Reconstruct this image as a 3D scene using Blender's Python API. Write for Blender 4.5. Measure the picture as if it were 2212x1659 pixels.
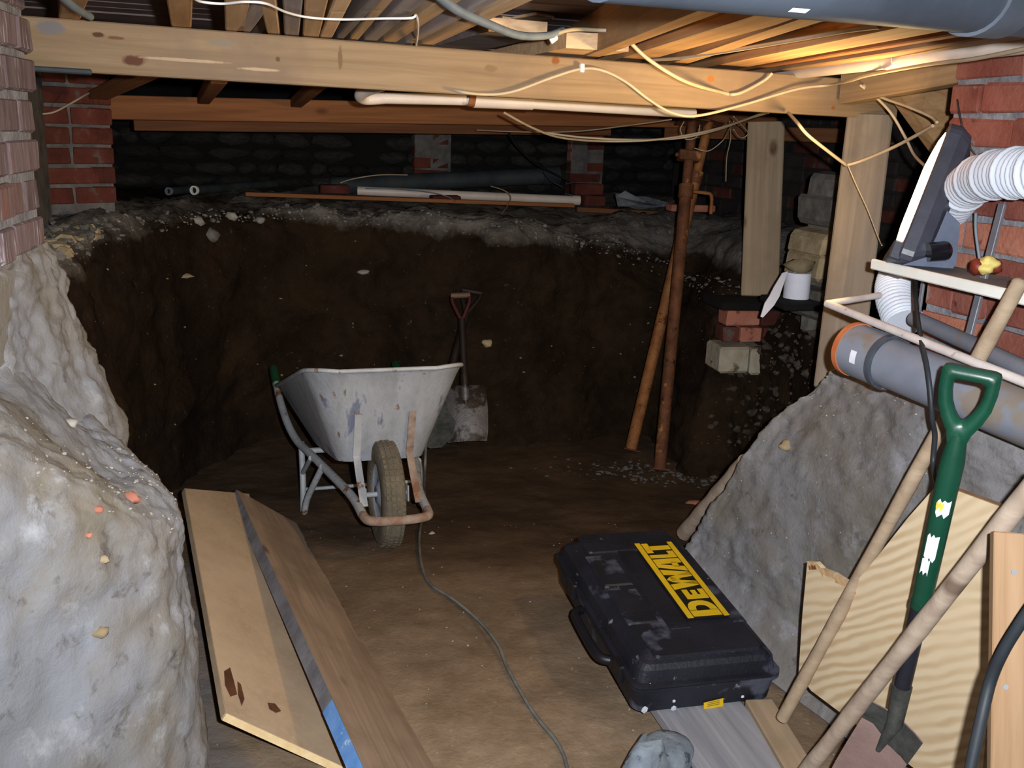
import bpy, bmesh, math, random
from mathutils import Vector as V, Matrix, noise as NZ
from math import sin, cos, pi, radians as R, tan, atan2, sqrt
random.seed(7)
S = bpy.context.scene
COL = S.collection
for o in list(bpy.data.objects): bpy.data.objects.remove(o)

# ------------------------------------------------------------- camera
FPX, W, H = 2150.0, 2212.0, 1659.0
CAMZ, PITCH, ROLL = 1.5, R(14.3), R(2.2)
fw = V((0, cos(PITCH), -sin(PITCH)))
up0 = V((0, sin(PITCH), cos(PITCH)))
rt = cos(ROLL)*V((1, 0, 0)) + sin(ROLL)*up0
up = -sin(ROLL)*V((1, 0, 0)) + cos(ROLL)*up0
C0 = V((0, 0, CAMZ))
cd = bpy.data.cameras.new('camera'); cam = bpy.data.objects.new('camera', cd); COL.objects.link(cam)
cd.sensor_width = 36; cd.lens = 36*FPX/W; cd.clip_start = .02; cd.clip_end = 60
m3 = Matrix((rt, up, -fw)).transposed()
cam.matrix_world = Matrix.Translation(C0) @ m3.to_4x4()
S.camera = cam

# ------------------------------------------------------------- light, exposure
wd = bpy.data.worlds.new('world'); S.world = wd; wd.use_nodes = True
wd.node_tree.nodes['Background'].inputs[0].default_value = (.55, .6, .75, 1)
wd.node_tree.nodes['Background'].inputs[1].default_value = .012
S.view_settings.view_transform = 'Standard'; S.view_settings.look = 'None'
S.view_settings.exposure = 0.0; S.view_settings.gamma = 1.0; S.view_settings.use_curve_mapping = False

def light(name, kind, loc, power, col, aim=None, **kw):
    l = bpy.data.lights.new(name, kind); o = bpy.data.objects.new(name, l); COL.objects.link(o)
    l.energy = power; l.color = col; o.location = loc
    if aim is not None:
        o.rotation_euler = (V(aim)-V(loc)).to_track_quat('-Z', 'Y').to_euler()
    for k, v in kw.items(): setattr(l, k, v)
    return o
FLASH = C0 + rt*.075 + up*.035 + fw*.02                      # the camera's own flash, right of the lens
light('camera_flash', 'SPOT', FLASH, 385, (.92, .955, 1.0), aim=FLASH+fw*3-up*.12, spot_size=R(100), spot_blend=1.0, shadow_soft_size=.012)

# ------------------------------------------------------------- placing
def ray(px, py): return fw + rt*((px-1106)/FPX) + up*((829.5-py)/FPX)
def at(px, py, d): return C0 + ray(px, py)*d
def az(px, py, z):
    r = ray(px, py); return C0 + r*((z-CAMZ)/r.z)
def onp(px, py, p, n):
    r = ray(px, py); return C0 + r*((p-C0).dot(n)/r.dot(n))
def pnt(t): return at(*t)
U = V((cos(R(20)), sin(R(20)), 0)); J = V((-sin(R(17)), cos(R(17)), 0)); Z = V((0, 0, 1))

# ------------------------------------------------------------- materials
def lin(c): return tuple((x/12.92 if x <= .04045 else ((x+.055)/1.055)**2.4) for x in (c[0]/255, c[1]/255, c[2]/255))+(1,)
class NT:
    def __init__(s, name):
        s.m = bpy.data.materials.new(name); s.m.use_nodes = True; s.t = s.m.node_tree; s.n = s.t.nodes
        s.b = s.n['Principled BSDF']; s.x = None
    def node(s, kind, **kw):
        n = s.n.new(kind)
        for k, v in kw.items():
            if isinstance(k, str) and k.startswith('i_'): n.inputs[int(k[2:])].default_value = v
            else: setattr(n, k, v)
        return n
    def l(s, a, b): s.t.links.new(a, b)
    def coord(s, stretch=(1, 1, 1)):
        tc = s.node('ShaderNodeTexCoord'); mp = s.node('ShaderNodeMapping'); mp.inputs['Scale'].default_value = stretch
        oi = s.node('ShaderNodeObjectInfo'); ml = s.node('ShaderNodeMath', operation='MULTIPLY'); ml.inputs[1].default_value = 37.0
        s.l(oi.outputs['Random'], ml.inputs[0]); s.l(ml.outputs[0], mp.inputs['Location'])
        s.l(tc.outputs['Object'], mp.inputs[0]); return mp.outputs[0]
    def noise(s, co, scale, detail=5, rough=.6, dist=0):
        n = s.node('ShaderNodeTexNoise'); n.inputs['Scale'].default_value = scale; n.inputs['Detail'].default_value = detail
        n.inputs['Roughness'].default_value = rough; n.inputs['Distortion'].default_value = dist; s.l(co, n.inputs['Vector']); return n.outputs['Fac']
    def ramp(s, f, a, b):
        r = s.node('ShaderNodeMapRange'); r.inputs[1].default_value = a; r.inputs[2].default_value = b; s.l(f, r.inputs[0]); return r.outputs[0]
    def mix(s, f, a, b, blend='MIX'):
        n = s.node('ShaderNodeMix', data_type='RGBA', blend_type=blend)
        for val, idx in ((f, 0), (a, 6), (b, 7)):
            if hasattr(val, 'is_linked'): s.l(val, n.inputs[idx])
            else: n.inputs[idx].default_value = val
        return n.outputs[2]
    def bump(s, h, strength=.3, dist=.01):
        n = s.node('ShaderNodeBump'); n.inputs['Strength'].default_value = strength; n.inputs['Distance'].default_value = dist
        s.l(h, n.inputs['Height']); s.l(n.outputs[0], s.b.inputs['Normal'])
    def done(s, col, rough=.8, metal=0, spec=.3):
        if hasattr(col, 'is_linked'): s.l(col, s.b.inputs['Base Color'])
        else: s.b.inputs['Base Color'].default_value = col
        if hasattr(rough, 'is_linked'): s.l(rough, s.b.inputs['Roughness'])
        else: s.b.inputs['Roughness'].default_value = rough
        s.b.inputs['Metallic'].default_value = metal; s.b.inputs['Specular IOR Level'].default_value = spec
        return s.m
def rnd(t, col, amt):
    oi = t.node('ShaderNodeObjectInfo'); r = t.ramp(oi.outputs['Random'], 0, 1)
    mr = t.node('ShaderNodeMapRange'); mr.inputs[3].default_value = 1-amt; mr.inputs[4].default_value = 1+amt; t.l(oi.outputs['Random'], mr.inputs[0])
    hs = t.node('ShaderNodeHueSaturation'); t.l(col, hs.inputs['Color']); t.l(mr.outputs[0], hs.inputs['Value']); return hs.outputs[0]
def pm(name, c1, c2, scale=6, rough=.8, bump=.2, bscale=30, metal=0, stretch=(1, 1, 1), spots=None, spots2=None, rand=0, spec=.3, lo=.35, hi=.65, bd=.01):
    t = NT(name); co = t.coord(stretch)
    col = t.mix(t.ramp(t.noise(co, scale), lo, hi), lin(c1), lin(c2))
    for sp in (spots, spots2):
        if sp: col = t.mix(t.ramp(t.noise(co, sp[1], 4), sp[2], sp[2]+.06), col, lin(sp[0]))
    if rand: col = rnd(t, col, rand)
    if bump: t.bump(t.noise(co, bscale, 6), bump, bd)
    return t.done(col, rough, metal, spec)
def wood(name, c1, c2, knot=(90, 50, 25), grain=22, rough=.75, rand=.12, stain=None, marks=()):
    t = NT(name); co = t.coord((1, 1, 1)); cs = t.coord((.9, grain, grain))
    g = t.noise(cs, 1.6, 6, .62, .6); col = t.mix(t.ramp(g, .36, .66), lin(c1), lin(c2))
    v = t.node('ShaderNodeTexVoronoi'); v.inputs['Scale'].default_value = 3.2; cm = t.coord((.8, 1.6, 1.6)); t.l(cm, v.inputs['Vector'])
    k = t.ramp(v.outputs['Distance'], .13, .06); col = t.mix(k, col, lin(knot))
    if stain: col = t.mix(t.ramp(t.noise(co, 3.0, 5), .5, .68), col, lin(stain))
    for mp_, rx, rz, mc in marks:
        tc = t.node('ShaderNodeTexCoord'); m_ = t.node('ShaderNodeMapping', vector_type='TEXTURE'); t.l(tc.outputs['Object'], m_.inputs[0])
        m_.inputs['Location'].default_value = mp_; m_.inputs['Scale'].default_value = (rx, 10, rz)
        ln_ = t.node('ShaderNodeVectorMath', operation='LENGTH'); t.l(m_.outputs[0], ln_.inputs[0])
        ad = t.node('ShaderNodeMath', operation='MULTIPLY_ADD'); t.l(t.noise(tc.outputs['Object'], 60, 3), ad.inputs[0]); ad.inputs[1].default_value = .8; t.l(ln_.outputs['Value'], ad.inputs[2])
        col = t.mix(t.ramp(ad.outputs[0], 1.5, 1.1), col, lin(mc))
    col = rnd(t, col, rand); t.bump(g, .25, .004); return t.done(col, rough, 0, .25)

M = {}
M['beam'] = wood('pine beam', (136, 110, 80), (160, 132, 100), (84, 54, 34), stain=(118, 98, 80))
M['beam_red'] = wood('red pine beam', (128, 78, 44), (152, 98, 58), (70, 36, 20))
M['plate'] = wood('dark wall plate', (96, 58, 34), (120, 76, 46), (60, 34, 20))
M['post'] = wood('grey pine post', (142, 122, 98), (164, 142, 116), (90, 62, 40), stain=(138, 118, 94))
M['post_near'] = wood('pale near post', (122, 108, 92), (144, 128, 110), (84, 62, 44), stain=(112, 98, 82))
M['joist'] = wood('pine joist', (160, 120, 80), (190, 150, 106), (120, 70, 34), stain=(150, 118, 88))
M['grey_timber'] = wood('weathered timber', (124, 114, 112), (152, 138, 132), (96, 76, 64), rand=.25)
M['tan_timber'] = wood('tan timber', (176, 142, 106), (206, 172, 134), (110, 66, 36), rand=.18)
M['ceiling'] = wood('dusty floorboard', (116, 100, 96), (146, 128, 122), (80, 66, 60), rand=.2)
M['orange_board'] = wood('orange pine board', (128, 99, 70), (146, 118, 90), (96, 66, 44))
M['handle_wood'] = wood('worn ash handle', (150, 132, 116), (176, 158, 140), (110, 92, 78), 14)
M['handle_wood2'] = wood('tan ash handle', (140, 120, 98), (166, 146, 122), (104, 84, 64), 14)
M['plank_brown'] = wood('muddy scaffold plank', (136, 116, 98), (162, 140, 120), (104, 82, 66), stain=(128, 108, 90))
M['plank_edge'] = pm('dusty plank edge', (96, 94, 98), (128, 126, 130), 10, .9, .3)
M['plank_grey'] = wood('grey plank', (122, 122, 128), (150, 148, 152), (100, 96, 96))
M['blue_tape'] = pm('blue tape', (88, 140, 205), (120, 165, 222), 14, .5, .1, spots=((190, 205, 225), 30, .6))

def bank_mat(name, grey, brown, white, dark, z0=None):
    t = NT(name); tc = t.node('ShaderNodeTexCoord'); co = tc.outputs['Object']
    col = t.mix(t.ramp(t.noise(co, 2.6, 7, .65), .40, .60), lin(grey), lin(brown))
    col = t.mix(t.ramp(t.noise(co, 9, 6, .7), .56, .70), col, lin(white))
    col = t.mix(t.ramp(t.noise(co, 16, 6, .7, .4), .57, .70), col, lin(dark))
    t.bump(t.noise(co, 45, 8, .7), .5, .009); return t.done(col, .95, 0, .15)
M['bank_left'] = bank_mat('pale caked clay', (132, 133, 138), (122, 114, 102), (158, 159, 162), (92, 86, 80))
M['bank_right'] = bank_mat('grey brown clay', (132, 130, 132), (118, 112, 104), (146, 146, 151), (96, 90, 82))
def pit_mat():
    t = NT('dark damp soil'); tc = t.node('ShaderNodeTexCoord'); co = tc.outputs['Object']
    soil = t.mix(t.ramp(t.noise(co, 3, 7, .7), .4, .62), lin((40, 29, 20)), lin((60, 45, 31)))
    soil = t.mix(t.ramp(t.noise(co, 40, 4), .66, .74), soil, lin((98, 82, 60)))
    dust = t.mix(t.ramp(t.noise(co, 7, 7, .7), .4, .65), lin((100, 92, 86)), lin((142, 135, 126)))
    dust = t.mix(t.ramp(t.noise(co, 22, 5, .7), .6, .68), dust, lin((186, 176, 164)))
    sx = t.node('ShaderNodeSeparateXYZ'); t.l(co, sx.inputs[0])
    # the grey rubble layer lies over the brown soil; it dips to the right
    a = t.node('ShaderNodeMath', operation='MULTIPLY_ADD'); t.l(sx.outputs['X'], a.inputs[0]); a.inputs[1].default_value = .075; t.l(sx.outputs['Z'], a.inputs[2])
    b = t.node('ShaderNodeMath', operation='MULTIPLY_ADD'); t.l(t.noise(co, 4, 6, .7), b.inputs[0]); b.inputs[1].default_value = .22; t.l(a.outputs[0], b.inputs[2])
    f = t.ramp(b.outputs[0], 1.03, 1.09)
    t.bump(t.noise(co, 26, 8, .7), .9, .03); return t.done(t.mix(f, soil, dust), .95, 0, .1)
M['pit'] = pit_mat()
def floor_mat():
    t = NT('trodden earth'); tc = t.node('ShaderNodeTexCoord'); co = tc.outputs['Object']
    umber = t.mix(t.ramp(t.noise(co, 3, 7, .7), .4, .62), lin((72, 56, 42)), lin((92, 72, 54)))
    buff = t.mix(t.ramp(t.noise(co, 5, 8, .72), .38, .64), lin((128, 108, 86)), lin((156, 134, 110)))
    buff = t.mix(t.ramp(t.noise(co, 30, 5, .7), .6, .7), buff, lin((162, 138, 112)))
    sx = t.node('ShaderNodeSeparateXYZ'); t.l(co, sx.inputs[0])
    b = t.node('ShaderNodeMath', operation='MULTIPLY_ADD'); t.l(t.noise(co, 1.4, 5), b.inputs[0]); b.inputs[1].default_value = 1.3; t.l(sx.outputs['Y'], b.inputs[2])
    f = t.ramp(b.outputs[0], 2.7, 4.2)  # floor earth turns from pale brown to darker brown with distance
    col = t.mix(f, buff, umber)
    c = t.node('ShaderNodeMath', operation='MULTIPLY_ADD'); t.l(t.noise(co, 3, 5), c.inputs[0]); c.inputs[1].default_value = .5; t.l(sx.outputs['X'], c.inputs[2])
    d = t.node('ShaderNodeMath', operation='MULTIPLY_ADD'); t.l(sx.outputs['Y'], d.inputs[0]); d.inputs[1].default_value = .5; t.l(c.outputs[0], d.inputs[2])
    col = t.mix(t.ramp(d.outputs[0], .76, .62), col, lin((112, 106, 104)))
    t.bump(t.noise(co, 40, 8, .7), .5, .012); return t.done(col, .95, 0, .12)
M['floor'] = floor_mat()
M['rubble_grey'] = pm('grey rubble', (88, 84, 78), (122, 116, 108), 20, .95, .4, rand=.25)
M['rubble_dark'] = pm('dark earthy rubble', (46, 39, 33), (70, 61, 53), 20, .95, .4, rand=.3)
M['rubble_pale'] = pm('pale stone chips', (136, 130, 120), (168, 162, 152), 20, .9, .3, rand=.15)
M['rubble_tan'] = pm('tan stone', (134, 116, 88), (168, 150, 118), 12, .9, .5, rand=.2)
M['plaster'] = bank_mat('stained lime plaster', (150, 150, 156), (136, 130, 122), (176, 176, 180), (108, 104, 98))
M['brick_blackish'] = pm('blackish brick', (40, 34, 33), (58, 48, 46), 9, .95, .5, 60, rand=.3)  # near-black brick tone for the far right wall and a few pier bricks
M['brick_chip'] = pm('orange brick chip', (150, 92, 74), (168, 112, 92), 18, .9, .4)
M['brick'] = pm('red brick', (124, 66, 54), (146, 90, 76), 9, .9, .5, 60, spots=((150, 132, 124), 7, .58), spots2=((84, 44, 36), 14, .62), rand=.22)
M['brick_bright'] = pm('orange red brick', (162, 98, 78), (180, 120, 98), 9, .9, .5, 60, spots=((120, 66, 50), 10, .6), rand=.15)
M['brick_dusty2'] = pm('dusty reddish brick', (104, 80, 76), (130, 106, 102), 6, .95, .5, 60, stretch=(14, 14, 1.2), spots=((140, 80, 62), 4, .60), spots2=((150, 140, 142), 5, .60), rand=.15)
M['brick_dusty'] = pm('dusty streaked brick', (98, 80, 80), (128, 110, 112), 6, .95, .5, 60, stretch=(14, 14, 1.2), spots=((112, 70, 60), 4, .66), spots2=((168, 162, 166), 5, .60), rand=.18)
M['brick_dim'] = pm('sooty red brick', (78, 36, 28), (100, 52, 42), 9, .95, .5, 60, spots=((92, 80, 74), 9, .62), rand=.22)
M['mortar'] = pm('lime mortar', (112, 112, 118), (146, 146, 152), 18, .95, .6, 70)
M['mortar_dark'] = pm('sooty mortar', (84, 80, 78), (112, 108, 106), 14, .95, .6, 70)
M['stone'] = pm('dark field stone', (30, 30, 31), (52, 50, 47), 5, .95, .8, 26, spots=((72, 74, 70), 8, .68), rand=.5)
M['concrete'] = pm('pale concrete', (150, 138, 116), (172, 164, 146), 10, .95, .6, 40, spots=((96, 84, 66), 8, .6))
M['rust'] = pm('rusty steel', (88, 52, 34), (122, 78, 50), 14, .7, .5, 60, metal=.25, spots=((170, 118, 70), 12, .62), spots2=((62, 34, 24), 9, .6))
M['rust_bright'] = pm('bright rusty steel', (130, 80, 44), (166, 110, 64), 14, .7, .5, 60, metal=.2, spots=((96, 54, 30), 12, .6))
M['barrow'] = pm('scraped galvanised steel', (146, 148, 152), (172, 174, 180), 5, .6, .25, 30, metal=.1, stretch=(2.6, 2.6, .5), spots=((118, 124, 142), 5, .57), spots2=((124, 104, 88), 10, .63))
M['barrow_frame'] = pm('rust spotted grey paint', (158, 160, 162), (180, 182, 184), 9, .6, .3, 50, metal=.1, spots=((126, 84, 56), 16, .60))
M['rust_loop'] = pm('rusted loop paint', (128, 92, 70), (166, 150, 138), 14, .8, .4, 50, metal=.1)
M['tyre'] = pm('muddy rubber', (92, 84, 70), (116, 106, 90), 14, .95, .6, 60)
M['wheel_disc'] = pm('grey wheel disc', (140, 146, 160), (164, 168, 180), 12, .6, .1)
M['grip'] = pm('green rubber grip', (24, 62, 40), (34, 84, 52), 14, .5, .1)
M['pipe_grey'] = pm('grey drain plastic', (108, 112, 124), (124, 128, 138), 6, .45, .05, spots=((122, 112, 102), 5, .56), spec=.4)
M['pipe_dark'] = pm('dark grey plastic pipe', (42, 47, 55), (54, 60, 69), 6, .5, .06, spots=((58, 62, 70), 10, .66), spec=.4)
M['pipe_collar'] = pm('grey pipe collar', (60, 65, 73), (74, 79, 88), 8, .45, .05, spec=.4)
M['pipe_white'] = pm('white waste plastic', (206, 190, 178), (224, 210, 198), 5, .4, .04, spots=((168, 150, 130), 8, .66), spec=.4)
M['pipe_black'] = pm('sooty grey pipe', (40, 46, 50), (60, 66, 68), 6, .7, .1)
M['orange_ring'] = pm('orange seal ring', (170, 92, 52), (190, 112, 70), 14, .6, .1)
M['sticker'] = pm('white sticker', (206, 204, 214), (226, 224, 232), 14, .6, 0)
M['hose'] = pm('white ribbed hose plastic', (196, 204, 218), (216, 222, 232), 6, .45, .03, spec=.4)
M['cable_beige'] = pm('beige cable', (168, 150, 124), (184, 166, 140), 9, .55, .02)
M['cable_white'] = pm('white cable', (206, 202, 196), (220, 216, 210), 9, .5, .02)
M['cable_grey'] = pm('grey cable', (110, 122, 132), (130, 140, 148), 9, .55, .02)
M['cable_black'] = pm('black cable', (30, 34, 38), (44, 48, 52), 9, .5, .02)
M['cable_floor'] = pm('muddy grey cable', (84, 84, 80), (118, 116, 110), 12, .8, .1)
M['white_paint'] = pm('white painted edge', (226, 226, 218), (238, 238, 230), 9, .45, .03)
M['rack_white'] = pm('scuffed white rail', (196, 186, 182), (216, 206, 200), 12, .5, .05, spots=((150, 132, 122), 14, .62))
M['shelf_top'] = pm('dusty shelf top', (112, 106, 106), (134, 128, 126), 9, .8, .1)
M['rack_grey'] = pm('grey rack strip', (112, 112, 120), (132, 132, 138), 9, .5, .05, metal=.3)
M['lamp_body'] = pm('dark grey lamp plastic', (46, 48, 58), (60, 62, 74), 14, .42, .06, spec=.5)
M['lamp_stand'] = pm('grey lamp stand', (84, 92, 110), (98, 106, 124), 14, .42, .05, spec=.5)
M['black_gloss'] = pm('gloss black plastic', (16, 16, 22), (22, 22, 28), 9, .18, 0, spec=.6)
t = NT('lit lamp glass'); t.b.inputs['Emission Color'].default_value = (1, .86, .55, 1); t.b.inputs['Emission Strength'].default_value = 6; M['lamp_glass'] = t.done((1, .95, .85, 1), .3)
M['apple_flesh'] = pm('browned fruit flesh', (206, 186, 104), (222, 206, 130), 16, .6, .3)
M['apple_skin'] = pm('dark red fruit skin', (96, 34, 26), (120, 46, 32), 14, .5, .1)
M['green_plastic'] = pm('green handle plastic', (10, 50, 36), (16, 66, 48), 6, .38, .05, spots=((36, 78, 62), 9, .64), spec=.5)
M['black_shaft'] = pm('black shaft plastic', (24, 24, 32), (38, 38, 46), 9, .5, .05)
M['spade_blade'] = pm('dried clay on blade', (118, 95, 90), (140, 116, 108), 6, .9, .3)
M['spade_steel'] = pm('dark bare steel', (52, 54, 52), (78, 78, 74), 22, .6, .4, metal=.3)
M['yellow_label'] = pm('yellow sticker scrap', (206, 168, 58), (222, 190, 84), 14, .6, 0)
M['case'] = pm('scuffed black case plastic', (20, 21, 28), (32, 33, 42), 6, .5, .25, 90, spots=((70, 73, 86), 5, .57), spots2=((140, 142, 150), 13, .67), spec=.4)
M['case_dark'] = pm('black case latch', (15, 15, 20), (24, 24, 30), 6, .45, .1, spec=.4)
M['case_scuff'] = pm('pale plaster splash', (170, 174, 182), (206, 208, 212), 22, .9, .3)
M['case_yellow'] = pm('yellow print', (206, 166, 24), (216, 178, 34), 14, .5, 0)
M['case_ink'] = pm('black print', (20, 18, 14), (28, 26, 20), 9, .6, 0)
M['label_ink'] = pm('olive print', (120, 104, 40), (140, 124, 56), 9, .6, 0)
M['steel_shovel'] = pm('muddy shovel steel', (84, 80, 80), (112, 108, 108), 7, .45, .3, 40, metal=.3, spots=((48, 38, 31), 7, .48))
M['dark_shaft'] = pm('dark shovel shaft', (28, 20, 16), (40, 28, 22), 9, .6, .05)
M['red_plastic'] = pm('dark red handle', (62, 24, 24), (76, 32, 30), 9, .5, .05)
M['tan_grip'] = pm('tan grip bar', (96, 74, 58), (112, 88, 70), 9, .6, .05)
M['tissue'] = pm('white paper roll', (214, 214, 224), (226, 226, 234), 14, .9, .1)
M['shoe_upper'] = pm('dusty grey canvas', (100, 108, 118), (140, 150, 158), 14, .9, .4, spots=((70, 74, 84), 24, .6))
M['shoe_sole'] = pm('dark shoe rubber', (44, 44, 50), (66, 66, 72), 14, .9, .4)
M['plastic_bag'] = pm('crumpled grey plastic', (80, 86, 92), (126, 130, 134), 14, .4, .4)
M['screw'] = pm('screw head', (110, 116, 122), (140, 146, 150), 9, .4, 0, metal=.7)
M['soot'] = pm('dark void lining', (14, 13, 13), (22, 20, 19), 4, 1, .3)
def ply_mat():
    t = NT('plywood face'); co = t.coord((1, 1, 1)); 
    w = t.node('ShaderNodeTexWave', wave_type='BANDS', bands_direction='Y'); w.inputs['Scale'].default_value = 13; w.inputs['Distortion'].default_value = 9
    w.inputs['Detail'].default_value = 3; w.inputs['Detail Scale'].default_value = .7; cs = t.coord((.35, 1, 1)); t.l(cs, w.inputs['Vector'])
    col = t.mix(t.ramp(w.outputs['Fac'], .15, .95), lin((214, 194, 162)), lin((190, 164, 128)))
    col = t.mix(t.ramp(t.noise(co, 3, 4), .45, .75), col, lin((208, 186, 152))); return t.done(col, .7, 0, .25)
M['ply'] = ply_mat()
M['ply_edge'] = pm('torn plywood edge', (176, 138, 96), (200, 166, 124), 22, .9, .5, 50, spots=((110, 66, 36), 14, .55))
def board_mat():
    t = NT('dusty chipboard'); co = t.coord((1, 1, 1))
    col = t.mix(t.ramp(t.noise(co, 3, 7, .65), .36, .66), lin((166, 143, 117)), lin((192, 168, 141)))
    col = t.mix(t.ramp(t.noise(co, 60, 4), .5, .8), col, lin((190, 164, 134))); return t.done(rnd(t, col, .05), .85, 0, .2)
M['board'] = board_mat()
M['board_edge'] = pm('pale sawn edge', (214, 184, 134), (228, 202, 156), 30, .85, .2)
M['stain'] = pm('dark brown stain', (78, 46, 28), (100, 62, 40), 14, .8, .1)

# ------------------------------------------------------------- mesh helpers
class MB:
    def __init__(s): s.v = []; s.f = []; s.sm = []
    def add(s, vs, fs, smooth=False):
        n = len(s.v); s.v += [V(p) for p in vs]; s.f += [tuple(i+n for i in f) for f in fs]; s.sm += [smooth]*len(fs); return s
    def box(s, c, hx, hy, hz, ch=0.0):
        """box about c with half-axis vectors; ch chamfers every edge by that length"""
        c, hx, hy, hz = V(c), V(hx), V(hy), V(hz)
        if ch <= 0:
            vs = [c+a*hx+b*hy+g*hz for a in (-1, 1) for b in (-1, 1) for g in (-1, 1)]
            fs = [(0, 1, 3, 2), (4, 6, 7, 5), (0, 4, 5, 1), (2, 3, 7, 6), (0, 2, 6, 4), (1, 5, 7, 3)]
            return s.add(vs, fs)
        L = [h.length for h in (hx, hy, hz)]; k = [1-min(ch/l, .6) for l in L]
        vs = []; idx = {}
        for a in (-1, 1):
            for b in (-1, 1):
                for g in (-1, 1):
                    for ax in range(3):
                        q = [a*k[0], b*k[1], g*k[2]]; q[ax] = (a, b, g)[ax]
                        idx[(a, b, g, ax)] = len(vs); vs.append(c+q[0]*hx+q[1]*hy+q[2]*hz)
        fs = []
        def put(ids):
            p = [vs[i] for i in ids]; n = (p[1]-p[0]).cross(p[2]-p[0]); m = sum(p, V())/len(p)-c
            fs.append(tuple(ids) if n.dot(m) > 0 else tuple(reversed(ids)))
        for ax in range(3):
            o = [i for i in range(3) if i != ax]
            for sgn in (-1, 1):
                ring = []
                for (x, y) in ((-1, -1), (1, -1), (1, 1), (-1, 1)):
                    q = [0, 0, 0]; q[ax] = sgn; q[o[0]] = x; q[o[1]] = y; ring.append(idx[(*q, ax)])
                put(ring)
            for x in (-1, 1):
                for y in (-1, 1):
                    q1 = [0, 0, 0]; q1[o[0]] = x; q1[o[1]] = y; q2 = list(q1); q1[ax] = -1; q2[ax] = 1
                    put([idx[(*q1, o[0])], idx[(*q2, o[0])], idx[(*q2, o[1])], idx[(*q1, o[1])]])
        for a in (-1, 1):
            for b in (-1, 1):
                for g in (-1, 1): put([idx[(a, b, g, i)] for i in range(3)])
        return s.add(vs, fs)
    def tube(s, pts, r, seg=10, caps=True, rf=None):
        pts = [V(p) for p in pts]; n = len(pts); vs = []; T = []
        for i in range(n): T.append((pts[min(i+1, n-1)]-pts[max(i-1, 0)]).normalized())
        a = T[0].orthogonal().normalized(); 
        for i in range(n):
            a = (a-T[i]*a.dot(T[i])).normalized(); b = T[i].cross(a); rr = rf(i, n) if rf else r
            vs += [pts[i]+(a*cos(2*pi*k/seg)+b*sin(2*pi*k/seg))*rr for k in range(seg)]
        fs = [(i*seg+k, i*seg+(k+1) % seg, (i+1)*seg+(k+1) % seg, (i+1)*seg+k) for i in range(n-1) for k in range(seg)]
        s.add(vs, fs, True)
        if caps:
            s.add(vs[:seg], [tuple(reversed(range(seg)))]); s.add(vs[-seg:], [tuple(range(seg))])
        return s
    def pipe(s, p0, p1, r, ri, seg=20):
        """hollow pipe with open ends and a wall"""
        p0, p1 = V(p0), V(p1); t_ = (p1-p0).normalized(); a = t_.orthogonal().normalized(); b = t_.cross(a)
        ring = lambda p, q: [p+(a*cos(2*pi*k/seg)+b*sin(2*pi*k/seg))*q for k in range(seg)]
        vs = ring(p0, r)+ring(p1, r)+ring(p1, ri)+ring(p0, ri)
        for j in range(4):
            e = (j+1) % 4
            s.add([vs[j*seg+k] for k in range(seg)]+[vs[e*seg+k] for k in range(seg)], [(k, (k+1) % seg, seg+(k+1) % seg, seg+k) for k in range(seg)], j in (0, 2))
        return s
    def loft(s, rings, closed=True, smooth=True, cap0=False, cap1=False):
        m = len(rings[0]); vs = [V(p) for r_ in rings for p in r_]; e = m if closed else m-1
        s.add(vs, [(i*m+k, i*m+(k+1) % m, (i+1)*m+(k+1) % m, (i+1)*m+k) for i in range(len(rings)-1) for k in range(e)], smooth)
        if cap0: s.add(rings[0], [tuple(reversed(range(m)))])
        if cap1: s.add(rings[-1], [tuple(range(m))])
        return s
    def prism(s, poly, off):
        """flat polygon (3D points) thickened by the vector off"""
        n = len(poly); a = [V(p) for p in poly]; b = [p+V(off) for p in a]
        s.add(a+b, [tuple(range(n)), tuple(reversed(range(n, 2*n)))]+[(i, i+n, (i+1) % n+n, (i+1) % n) for i in range(n)]); return s
    def blob(s, c, rx, ry, rz, seed=0, rough=.25, sub=2, rot=None):
        bm = bmesh.new(); bmesh.ops.create_icosphere(bm, subdivisions=sub, radius=1)
        bm.verts.ensure_lookup_table(); vs = []
        for q in bm.verts:
            k = 1+rough*NZ.noise(q.co*1.3+V((seed*7.1, seed*3.3, 0)))*1.6
            p = V((q.co.x*rx, q.co.y*ry, q.co.z*rz))*k
            vs.append(V(c)+(rot @ p if rot else p))
        s.add(vs, [tuple(x.index for x in f.verts) for f in bm.faces], sub > 1); bm.free(); return s
    def mesh(s, name, mat, xf=None):
        me = bpy.data.meshes.new(name); me.from_pydata([xf @ p for p in s.v] if xf else s.v, [], s.f)
        me.polygons.foreach_set('use_smooth', s.sm)
        bm = bmesh.new(); bm.from_mesh(me); bmesh.ops.recalc_face_normals(bm, faces=bm.faces); bm.to_mesh(me); bm.free()
        me.materials.append(mat if not isinstance(mat, str) else M[mat]); me.update(); return me
    def part(s, name, mat, parent, xf=None, label=None, kind=None):
        """part of a thing; points are in world space unless local=True"""
        o = bpy.data.objects.new(name, s.mesh(name, mat, parent.matrix_basis.inverted() if xf is None else xf)); COL.objects.link(o); o.parent = parent
        if label: o['label'] = label
        if kind: o['kind'] = kind
        return o
    def sub(s, name, mat, parent, label=None):
        """sub-part: parent is a part whose own matrix is the identity"""
        g = parent.parent; return s.part(name, mat, parent, (g.matrix_basis @ parent.matrix_basis).inverted(), label)
    def lpart(s, name, mat, parent, label=None): return s.part(name, mat, parent, Matrix.Identity(4), label)
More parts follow.
